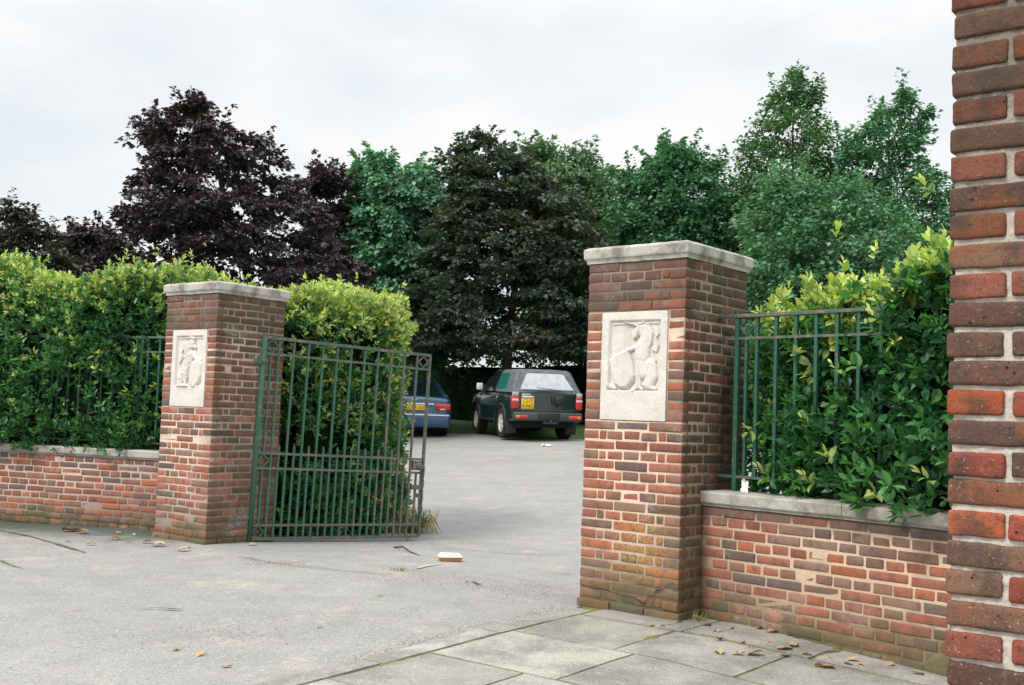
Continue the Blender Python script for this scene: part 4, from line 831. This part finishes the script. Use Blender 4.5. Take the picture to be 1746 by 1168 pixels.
M['plate'] = simple('yellow_number_plate', (.80, .50, .025), .35); M['ink'] = simple('black_characters', (.015, .015, .012), .5); M['chrome'] = simple('chrome', (.75, .76, .76), .15, metal=.9); M['lampbar'] = simple('grey_bumper_plastic', (.045, .06, .06), .5)
def letters(name, txt, size, parent, loc, rot, m, ext=.001):
    cu = bpy.data.curves.new(name, 'FONT'); cu.body = txt; cu.size = size; cu.extrude = ext; cu.align_x = 'CENTER'; cu.align_y = 'CENTER'; cu.space_line = .95
    tmp = bpy.data.objects.new(name+'_tmp', cu); C.objects.link(tmp); dg = bpy.context.evaluated_depsgraph_get(); me = bpy.data.meshes.new_from_object(tmp.evaluated_get(dg)); bpy.data.objects.remove(tmp); me.name = name
    me.materials.clear(); me.materials.append(m); o = bpy.data.objects.new(name, me); C.objects.link(o); o.parent = parent; o.location = loc; o.rotation_euler = rot; return o
def car_body(parent, m, st, name='body', crown=.03):
    """st: (y, z under, z deck, half width, arch height or None); y runs from the tail (negative) to the nose"""
    ys = np.array([s[0] for s in st]); fine = np.unique(np.concatenate([np.linspace(ys[0], ys[-1], 90), ys])); mb = MB(); V = []; n = 0
    for y in fine:
        zb, zt, hw = (np.interp(y, ys, [s[i] for s in st]) for i in (1, 2, 3)); za = zb
        for (yc, ra, zc) in car_body.arch:
            if abs(y-yc) < ra: za = max(za, zc+math.sqrt(ra*ra-(y-yc)**2))
        h = zt-za
        side = [(hw*.97, za), (hw*.995, za+.10*h), (hw*1.0, za+.35*h), (hw*1.0, za+.60*h), (hw*.985, za+.82*h), (hw*.955, za+.94*h), (hw*.90, za+.985*h), (hw*.75, zt), (hw*.4, zt+crown*.7), (0, zt+crown)]
        ringp = side+[(-x, z) for x, z in side[-2::-1]]+[(-hw*.8, za), (0, max(zb, za-.0)), (hw*.8, za)]
        n = len(ringp); V += [(x, y, z) for x, z in ringp]
    m_ = len(fine); F = [(i*n+k, (i+1)*n+k, (i+1)*n+(k+1) % n, i*n+(k+1) % n) for i in range(m_-1) for k in range(n)]+[tuple(range(n)), tuple((m_-1)*n+k for k in range(n))[::-1]]
    mb.add(V, F); return mb.build(name, m, parent, True)
class Cabin:
    def __init__(s, zb, zt, wb, wt, yrb, yrt, yfb, yft): s.__dict__.update(locals())
    def f(s, z): return (z-s.zb)/(s.zt-s.zb)
    def w(s, z): return s.wb+(s.wt-s.wb)*s.f(z)
    def shell(s, parent, m, name, y0=None, y1=None):
        mb = MB(); rows = []; q = 6; zs = list(np.linspace(s.zb-.03, s.zt-.05, 6))+[s.zt-.02, s.zt]
        for z in zs:
            f = s.f(min(z, s.zt)); sh = max(0, (z-(s.zt-.05))/.05)*.05; w = s.w(z)-sh; ya = s.yrb+(s.yrt-s.yrb)*f+sh; yb = s.yfb+(s.yft-s.yfb)*f-sh
            if y0 is not None: ya = max(ya, y0)
            if y1 is not None: yb = min(yb, y1)
            r = .07; pts = []
            for (cx_, cy_, a0) in ((w-r, yb-r, 0), (-(w-r), yb-r, 90), (-(w-r), ya+r, 180), (w-r, ya+r, 270)):
                for t in range(q): a = R(a0+90*t/(q-1)); pts.append((cx_+r*math.cos(a), cy_+r*math.sin(a), z))
            rows.append(pts)
        c = [(x*.5, y*.5+(rows[-1][0][1]+rows[-1][-1][1])/4, s.zt+.022) for x, y, z in rows[-1]]; rows.append(c)
        n = len(rows[0]); V = [p for r_ in rows for p in r_]; F = [(i*n+k, i*n+(k+1) % n, (i+1)*n+(k+1) % n, (i+1)*n+k) for i in range(len(rows)-1) for k in range(n)]+[tuple((len(rows)-1)*n+k for k in range(n))]
        mb.add(V, F); return mb.build(name, m, parent, True)
    def _pan(s, P3, nrm, th, m, parent, name):
        P3 = np.array(P3, float); n = len(P3); nrm = np.array(nrm, float); nrm /= np.linalg.norm(nrm); V = np.concatenate([P3+nrm*th, P3-nrm*.02]); mb = MB()
        mb.add(V, [tuple(range(n)), tuple(range(n, 2*n))[::-1]]+[((i+1) % n, i, n+i, n+(i+1) % n) for i in range(n)]); return mb.build(name, m, parent)
    def side(s, sg, yz, m, parent, name='side_window', th=.004):
        P = [(sg*s.w(z), y, z) for y, z in yz]; slope = (s.wb-s.wt)/(s.zt-s.zb); return s._pan(P if sg < 0 else P[::-1], (sg, 0, slope), th, m, parent, name)
    def rear(s, xz, m, parent, name='rear_window', th=.004):
        sl = (s.yrt-s.yrb)/(s.zt-s.zb); P = [(x, s.yrb+sl*(z-s.zb), z) for x, z in xz]; return s._pan(P, (0, -1, sl), th, m, parent, name)
    def front(s, xz, m, parent, name='windscreen', th=.004):
        sl = (s.yft-s.yfb)/(s.zt-s.zb); P = [(x, s.yfb+sl*(z-s.zb), z) for x, z in xz][::-1]; return s._pan(P, (0, 1, -sl), th, m, parent, name)
def rounded(x0, x1, x2, x3, z0, z1, r=.05):
    """trapezoid (x0..x1 at the bottom, x2..x3 at the top) with rounded top corners"""
    o = [(x0, z0), (x1, z0)]
    for t in np.linspace(0, 1, 6): a = R(90*t); o.append((x3-(r-r*math.cos(a)), z1-(r-r*math.sin(a))*1.0))
    for t in np.linspace(0, 1, 6): a = R(90*(1-t)); o.append((x2+(r-r*math.cos(a)), z1-(r-r*math.sin(a))))
    return o
def wheel(parent, x, y, r, w, rr, sg, spokes=5):
    mb = MB(); pr = [(rr*1.0, -w/2+.02), (rr*1.12, -w/2), (r*.90, -w/2+.004), (r*.97, -w/2+.02), (r, -w/2+.05), (r, w/2-.05), (r*.97, w/2-.02), (r*.90, w/2-.004), (rr*1.12, w/2), (rr*1.0, w/2-.02)]
    mb.lathe(pr, 'x', (x, y, r), 32); o = mb.build('wheel', M['tyre'], parent, True); q = MB(); xo = x+sg*(w/2-.03)
    q.lathe([(rr*1.02, xo+sg*.018), (rr*.90, xo+sg*.012), (rr*.86, xo-sg*.03)], 'x', (0, y, r), 28); q.lathe([(0, xo+sg*.012), (rr*.24, xo+sg*.010), (rr*.26, xo-sg*.02)], 'x', (0, y, r), 16)
    for k in range(spokes):
        a = 2*math.pi*k/spokes+.3; c_, s_ = math.cos(a), math.sin(a); q.bar((xo-sg*.004, y+rr*.2*c_, r+rr*.2*s_), (xo-sg*.004, y+rr*.9*c_, r+rr*.9*s_), .075, .02, 0, (1, 0, 0))
    q.lathe([(0, xo-sg*.035), (rr*.9, xo-sg*.035)], 'x', (0, y, r), 24, 1); q.build('rim', [M['alloy'], M['black']], o); return o
# --- dark green off-roader with a soft top
SX, SY = .62, 26.55
suv = thing('parked_car', 'dark green off-roader with grey soft top parked on the grass bank edge', 'car', (SX, SY, float(gz(np.array([SX]), np.array([SY]))[0])+.012), R(16.5)); suv.rotation_euler = (R(1.6), R(-.6), R(16.5))
WB = 2.33; car_body.arch = [(0, .45, .37), (WB, .45, .37)]
car_body(suv, M['green_paint'], [(-.92, .50, 1.10, .80), (-.90, .46, 1.15, .84), (-.80, .44, 1.165, .865), (-.5, .42, 1.16, .87), (.6, .40, 1.14, .87), (1.6, .40, 1.12, .87), (1.95, .40, 1.10, .865), (2.3, .42, 1.06, .86), (2.9, .46, 1.02, .82), (3.06, .50, .96, .76), (3.12, .56, .80, .70)])
cb = Cabin(1.15, 1.66, .845, .66, -.90, -.60, 1.98, 1.20)
cb.shell(suv, M['softtop'], 'soft_top', None, .62); 
cf = Cabin(1.15, 1.655, .84, .655, -.90, -.60, 1.98, 1.20); cf.shell(suv, M['green_paint'], 'cab_roof', .60, None)
cb.rear(rounded(-.66, .66, -.50, .50, 1.20, 1.575, .10), M['clearpanel'], suv)
for sg in (-1, 1):
    cb.side(sg, [(-.30, 1.19), (.52, 1.19), (.52, 1.58), (-.10, 1.58)], M['teal_glass'], suv); cf.side(sg, [(.68, 1.19), (1.74, 1.19), (1.26, 1.59), (.68, 1.59)], M['glass'], suv)
    mm = MB(); mm.box(sg*.90-.07*(sg < 0), sg*.90+.07*(sg > 0)+.0, 1.60, 1.72, 1.14, 1.30, r=.03) if False else mm.box(min(sg*.90, sg*1.06), max(sg*.90, sg*1.06), 1.56, 1.66, 1.13, 1.31, r=.03)
    o = mm.build('wing_mirror', M['white'] if sg < 0 else M['green_paint'], suv, True)  # left mirror white: its bright reflection is painted as plain colour
    x0, x1 = sorted((sg*.875, sg*.70)); q = MB(); q.box(x0, x1, -.935, -.80, .74, 1.04, r=.02); o = q.build('tail_lamp', M['red'], suv, True); q = MB(); q.box(x0+.01, x1-.01, -.942, -.90, .92, .97, r=.006); q.build('clear_band', M['pink'], o, True)
    q = MB(); q.box(x0+.02, x1-.01, -.93, -.85, 1.045, 1.13, r=.008); q.build('corner_trim', M['clearpanel'], suv, True)
    x0, x1 = sorted((sg*.80, sg*.50)); q = MB(); q.box(x0, x1, -1.075, -1.0, .515, .60, r=.02); o = q.build('bumper_lamp', M['red'], suv, True); a = x0 if sg < 0 else x1-.10; q = MB(); q.box(a, a+.10, -1.082, -1.0, .525, .59, r=.012); q.build('indicator', M['orange'], o, True)
    q = MB(); q.box(*sorted((sg*.62, sg*.88)), -.50, -.47, .14, .45, r=.008); q.build('mud_flap', M['black'], suv, True)
    for yc in (0, WB):
        q = MB(); ts = np.linspace(-.15, math.pi+.15, 20)
        q.tube([(sg*.875, yc+.46*math.cos(t), .37+.46*math.sin(t)) for t in ts], .028, 6); q.build('wheel_arch_trim', M['black'], suv, True)
        wheel(suv, sg*.745, yc, .37, .25, .215, sg)
    q = MB(); q.bar((sg*.885, .5, .42), (sg*.885, 1.85, .42), .05, .04); q.build('side_step', M['black'], suv)
q = MB(); q.box(-.84, .84, -1.06, -.88, .47, .665, r=.03); bm = q.build('rear_bumper', M['lampbar'], suv, True); q = MB(); q.box(-.28, .28, -1.067, -1.0, .49, .655, r=.01); q.build('bumper_step', M['black'], bm, True)
q = MB(); q.box(-.70, .70, .9-1.838, -.9, .70, .725, r=.008); q.build('tailgate_trim', M['chrome'] if False else M['lampbar'], suv, True)
for gx in (-.655, .695): q = MB(); q.box(gx, gx+.01, -.932, -.90, .70, 1.13); q.build('tailgate_gap', M['underbody'], suv)
q = MB(); q.box(-.64, -.33, -.945, -.90, .735, .985, r=.012); pl = q.build('number_plate', M['plate'], suv, True); [letters('plate_characters', tx, .118, pl, (-.485, -.9465, zz_), (R(90), 0, 0), M['ink']) for tx, zz_ in (('L217', .915), ('RWC', .80))]
q = MB(); q.box(-.64, -.33, -.955, -.90, .995, 1.045, r=.012); q.build('plate_lamp_bar', M['chrome'], suv, True)
q = MB(); q.box(-.64, -.42, -.945, -.90, 1.065, 1.09, r=.004); q.build('tailgate_badge', M['white'], suv, True)
q = MB(); q.box(.10, .17, -.97, -.90, .86, 1.07, r=.015); q.box(.17, .38, -1.0, -.90, .86, 1.03, r=.02); q.box(.24, .32, -.98, -.90, .80, .88, r=.01); q.build('spare_wheel_bracket', M['black'], suv, True)
q = MB(); q.tube([(.02, -1.0, .46), (.02, -1.12, .42), (.02, -1.16, .44)], .018, 8); q.lathe([(.0, .43), (.02, .435), (.028, .455), (.02, .475), (0, .48)], 'z', (.02, -1.16, .01), 12); q.box(-.12, .25, -1.02, -.95, .40, .46, r=.01); q.build('tow_bar', M['lampbar'], suv, True)
q = MB(); q.box(-.70, .70, -.80, 2.9, .30, .50, r=.04); q.tube([(-.62, 0, .36), (.62, 0, .36)], .05, 8); q.tube([(-.62, WB, .36), (.62, WB, .36)], .04, 8); q.lathe([(0, -.12), (.11, -.09), (.13, 0), (.11, .09), (0, .12)], 'x', (-.1, 0, .34), 14); q.build('chassis', M['underbody'], suv, True)
q = MB(); q.bar((-.60, -.955, 1.165), (.62, -.955, 1.165), .02, .02); q.build('tailgate_seal', M['black'], suv)
for sg in (-1, 1):
    q = MB(); q.box(*sorted((sg*.865, sg*.889)), .70, .84, .97, 1.0, r=.006); q.build('door_handle', M['black'], suv, True)
q = MB(); q.tube([(.30, -.965, 1.19), (.0, -.955, 1.215), (-.28, -.94, 1.245)], .008, 6); q.build('wiper', M['black'], suv)
# --- blue saloon
BX, BY = -2.44, 28.15
blu = thing('parked_car', 'blue saloon car with red tail lamps partly hidden by the gate and hedge', 'car', (BX, BY, float(gz(np.array([BX]), np.array([BY]))[0])+.012), R(8)); blu.rotation_euler = (R(1.6), 0, R(8))
WB = 2.70; car_body.arch = [(0, .36, .31), (WB, .36, .31)]
car_body(blu, M['blue_paint'], [(-1.06, .34, .90, .72), (-1.03, .28, .97, .80), (-.92, .24, 1.00, .855), (-.6, .22, 1.01, .87), (0, .20, .99, .875), (1.2, .18, .94, .875), (2.2, .18, .92, .87), (2.8, .20, .84, .86), (3.3, .24, .74, .80), (3.46, .30, .62, .72)], crown=.02)
cc_ = Cabin(.96, 1.385, .80, .60, -.42, .38, 2.35, 1.35); cc_.shell(blu, M['blue_paint'], 'cabin')
cc_.rear(rounded(-.68, .68, -.54, .54, 1.00, 1.345, .08), M['glass'], blu); cc_.front(rounded(-.66, .66, -.52, .52, 1.0, 1.345, .06), M['glass'], blu)
for sg in (-1, 1):
    cc_.side(sg, [(-.02, 1.0), (.95, 1.0), (.95, 1.34), (.45, 1.34)], M['glass'], blu); cc_.side(sg, [(1.0, 1.0), (2.0, 1.0), (1.38, 1.34), (1.0, 1.34)], M['glass'], blu)
    q = MB(); x0, x1 = sorted((sg*.84, sg*.44)); q.box(x0, x1, -1.085, -.93, .655, .84, r=.045); o = q.build('tail_lamp', M['red'], blu, True); q = MB(); a = sg*.63; q.box(a-.07, a+.07, -1.092, -1.0, .675, .715, r=.012); q.build('reversing_lens', M['pink'], o, True)
    q = MB(); q.box(*sorted((sg*.88, sg*1.02)), 1.78, 1.88, .92, 1.04, r=.03); q.build('wing_mirror', M['blue_paint'], blu, True)
    for yc in (0, WB): wheel(blu, sg*.755, yc, .31, .19, .18, sg, 7)
q = MB(); q.box(-.82, .82, -1.16, -.95, .24, .60, r=.05); bm = q.build('rear_bumper', M['blue_paint'], blu, True); q = MB(); q.box(-.80, .80, -1.168, -1.0, .535, .56, r=.006); q.build('bumper_strip', M['chrome'], bm, True)
q = MB(); q.box(-.255, .255, -1.095, -1.03, .665, .79, r=.006); pl = q.build('number_plate', M['plate'], blu, True); letters('plate_characters', 'L337', .105, pl, (-.125, -1.0965, .727), (R(90), 0, 0), M['ink']); letters('plate_characters', 'KYB', .105, pl, (.145, -1.0965, .727), (R(90), 0, 0), M['ink'])
q = MB(); q.box(-.42, .42, -1.09, -1.03, .80, .835, r=.006); q.build('boot_trim', M['chrome'], blu, True)
q = MB(); q.box(-.66, .66, -.80, 2.9, .16, .30, r=.03); q.build('underside', M['underbody'], blu, True)

# ================================================================== small things
random.seed(9)
def on(u, v, lift=.003): p = ong(u, v); return (float(p[0]), float(p[1]), float(gz(p[0:1], p[1:2])[0])+lift)
DRY = [(.36, .24, .12), (.46, .36, .22), (.28, .15, .07), (.42, .30, .19)]
def dry_leaf(name, col, s, seed):
    g2 = np.random.default_rng(seed); mb = MB(); n_ = 7; V = []
    for i in range(n_):
        f = i/(n_-1); w = .36*math.sin(math.pi*min(1, f*.92+.04))**.8*(1+.15*g2.normal()); cz = .10*math.sin(math.pi*f*1.1)+.06*g2.normal()
        V += [(f-.5, -w, cz+.16+.05*g2.normal()), (f-.5, 0, cz), (f-.5, w, cz+.14+.05*g2.normal())]
    V = np.array(V)*s; V[:, 2] -= V[:, 2].min(); F = [(i*3+k, (i+1)*3+k, (i+1)*3+k+1, i*3+k+1) for i in range(n_-1) for k in (0, 1)]; mb.add(V, F, 0, col)
    return mb
m = leaf_mat('dry_leaf', .7, .1, .2, (1.1, 1, .8)); M['dry'] = m
pv = [dry_leaf('x', c, 1.0, i) for i, c in enumerate(DRY*2)]
LS = [(1110, 1072, .05), (1140, 1070, .04), (1158, 1067, .05), (1190, 1063, .07), (1205, 1073, .06), (1222, 1084, .06), (1178, 1058, .08), (1130, 1073, .03), (1227, 1097, .05), (1180, 1079, .04), (1199, 1105, .035), (1225, 1120, .075), (1258, 1123, .06), (1287, 1124, .09), (1338, 1113, .10), (1352, 1109, .07), (1264, 1095, .03), (1267, 1102, .04), (1317, 1085, .07), (1294, 1078, .05), (1352, 1091, .07), (1359, 1094, .05), (1375, 1123, .05), (1406, 1145, .10), (1446, 1139, .05), (1454, 1133, .06), (1417, 1128, .04), (1516, 1140, .06), (1565, 1156, .06), (1312, 1103, .03), (1340, 1125, .05), (1470, 1140, .05), (1248, 1079, .04), (1500, 1125, .04), (1155, 1040, .05),
      (120, 907, .16), (139, 910, .12), (197, 921, .08), (218, 926, .05), (203, 911, .06), (228, 913, .04), (155, 930, .07), (250, 927, .07), (116, 926, .04), (106, 904, .04), (270, 932, .12), (315, 940, .10), (430, 930, .08), (300, 1110, .05), (340, 1118, .07), (386, 1138, .05), (545, 1072, .03), (648, 1017, .04)]
LBL = lambda u, v: ('dry leaf lying on the paving below the right wall' if u > 1080 else 'pale dry leaf lying on the ground by the left wall and pillar') if v < 1160 and (u > 1080 or u < 440 and v < 960) else 'dry leaf lying on the open tarmac of the drive'
meshes = []
for i, q in enumerate(pv):
    o = q.build('fallen_leaf', M['dry'], None, True); meshes.append(o.data); bpy.data.objects.remove(o)
for i, (u, v, s) in enumerate(LS):
    k = random.randrange(len(meshes)); o = bpy.data.objects.new('fallen_leaf', meshes[k]); C.objects.link(o); o.location = on(u, v, .016 if u > 1080 else .004); s *= 1.05; o.scale = (s, s, s*.7); o.rotation_euler = (random.gauss(0, .15), random.gauss(0, .15), random.random()*6.28)
    l = LBL(u, v); tag(o, l, 'leaf', {'b': 'leaves under the right wall', 'y': 'leaves by the left wall', 'o': 'leaves on the drive'}['b' if 'right wall' in l else ('y' if 'left wall' in l else 'o')])
# litter carton
t = thing('food_carton', 'white and orange paper carton dropped on the drive', 'carton', on(767, 957, .004), R(12)); q = MB()
V = [(-.085, -.05, 0), (.085, -.05, 0), (.085, .05, 0), (-.085, .05, 0), (-.10, -.065, .035), (.10, -.065, .035), (.10, .06, .035), (-.10, .06, .035)]; q.add(V, [(3, 2, 1, 0), (0, 1, 5, 4), (1, 2, 6, 5), (2, 3, 7, 6), (3, 0, 4, 7)])
q.build('tray', simple('orange_brown_card', (.50, .24, .08), .7), t); q = MB(); q.add([(-.10, -.065, .036), (.10, -.065, .036), (.10, .06, .036), (-.10, .06, .036), (-.075, -.04, .062), (.075, -.045, .066), (.07, .04, .060), (-.08, .035, .064)], [(4, 5, 6, 7), (0, 1, 5, 4), (1, 2, 6, 5), (2, 3, 7, 6), (3, 0, 4, 7)]); q.build('lid', simple('white_card', (.75, .72, .70), .6), t)
def scrap(name, label, cat, loc, s, seed, col=(.78, .78, .76), up=1):
    g2 = np.random.default_rng(seed); n_ = 7; X, Y = np.meshgrid(np.linspace(-.5, .5, n_), np.linspace(-.5, .5, n_)); V = np.stack([X.ravel()+g2.normal(0, .05, n_*n_), Y.ravel()*.7+g2.normal(0, .05, n_*n_), np.abs(g2.normal(0, .12, n_*n_))*up], 1)*s
    F = [(i*n_+j, i*n_+j+1, (i+1)*n_+j+1, (i+1)*n_+j) for i in range(n_-1) for j in range(n_-1)]; o = rawmesh(name, V, F, simple(name, col, .7), None, True); o.location = loc; return tag(o, label, cat)
scrap('paper_scrap', 'white scrap of paper on the tarmac behind the parked off-roader', 'paper', on(932, 761), .22, 2)
p = RP+WRd*.225-WRn*.04; o = scrap('plastic_scrap', 'crumpled white plastic scrap on the right wall coping under the railing', 'plastic', (p[0], p[1], .776), .045, 5, up=1); o.rotation_euler = (R(80), 0, R(-40)); o.scale = (1, 2.2, 1); o.location.z = .815
q = MB(); a, b_ = np.array(on(672, 934)), np.array(on(716, 948)); q.tube([a, a*.66+b_*.34+(0, 0, .03), a*.33+b_*.67+(0, 0, .005), b_], [.008, .009, .007, .004], 6); o = q.build('dead_twig', M['bark'], None, True); tag(o, 'thin dark dead twig lying on the drive in front of the gate end', 'twig')
def tuft(name, label, loc, n_, h, spread, cols, seed, lean=.35):
    g2 = np.random.default_rng(seed); P = np.stack([g2.normal(0, spread, n_), g2.normal(0, spread*.6, n_), np.zeros(n_)-.01], 1); D = g2.normal(0, lean, (n_, 3))+np.array([0, 0, 1]); cc = np.array(cols)[g2.integers(0, len(cols), n_)]*g2.uniform(.7, 1.3, (n_, 1))
    Bq = BL.copy(); Bq[:, 1] *= .35; V, F, Q = leaves(P, D, h*g2.uniform(.4, 1.1, n_), g2.random(n_)*6.28, cc, Bq, BLF); o = rawmesh(name, V, F, M['tleaf'], None, False, Q); o.location = loc; return tag(o, label, 'plant')
tuft('grass_tuft', 'small flat grass tuft growing in a crack in the drive', on(681, 973, .0), 70, .06, .045, [(.10, .20, .04), (.22, .20, .08)], 1, .9)
tuft('weed_clump', 'tall dry grass and weeds at the free end of the open gate', on(700, 908, 0), 240, .30, .12, [(.30, .27, .12), (.10, .18, .05), (.38, .32, .18)], 2, .30)
tuft('weed_clump', 'green weed sprouting at the foot of the right pillar and wall joint', on(1184, 1064, 0), 46, .10, .035, [(.13, .26, .05), (.30, .26, .10)], 3, .8)
tuft('grass_tuft', 'tiny moss and grass tuft on the kerb joint nearest the right pillar', on(889, 1066, .01), 40, .03, .03, [(.13, .17, .04)], 4, .9)
tuft('grass_tuft', 'tiny moss and grass tuft in the middle of the kerb joint', on(778, 1106, .01), 40, .03, .03, [(.13, .17, .04)], 5, .9)
tuft('grass_tuft', 'tiny moss and grass tuft at the bottom end of the kerb joint', on(585, 1138, .01), 40, .03, .03, [(.13, .17, .04)], 6, .9)
tuft('grass_tuft', 'little grass tuft between leaves on the slabs by the right wall', on(1283, 1109, .01), 40, .05, .03, [(.10, .19, .04), (.30, .22, .10)], 7, .8)
# street lamp whose head reaches into the picture at the left edge
p = at(-14, 343, 30); t = thing('street_lamp', 'grey street lamp head reaching in at the left picture edge', 'street lamp', (p[0]-1.2, 30, float(gz(np.array([p[0]-1.2]), np.array([30.]))[0])), 0)
o3 = np.array(t.location); q = MB(); q.tube([(0, 0, 0), (0, 0, 2), (0, 0, p[2]-o3[2]-.2)], [.09, .07, .05], 12); q.tube([(0, 0, p[2]-o3[2]-.25), (.1, 0, p[2]-o3[2]-.02), (.7, 0, p[2]-o3[2]+.02)], .03, 8); M['lampgrey'] = simple('lamp_grey', (.42, .44, .44), .5); q.build('pole', M['lampgrey'], t, True)
q = MB(); q.box(.6, 1.72, -.14, .14, p[2]-o3[2]-.02, p[2]-o3[2]+.13, r=.05); hd = q.build('lamp_head', M['lampgrey'], t, True); q = MB(); q.box(.8, 1.65, -.11, .11, p[2]-o3[2]-.09, p[2]-o3[2]-.01, r=.035); q.build('lens', simple('dull_lens', (.30, .33, .33), .2), hd, True)
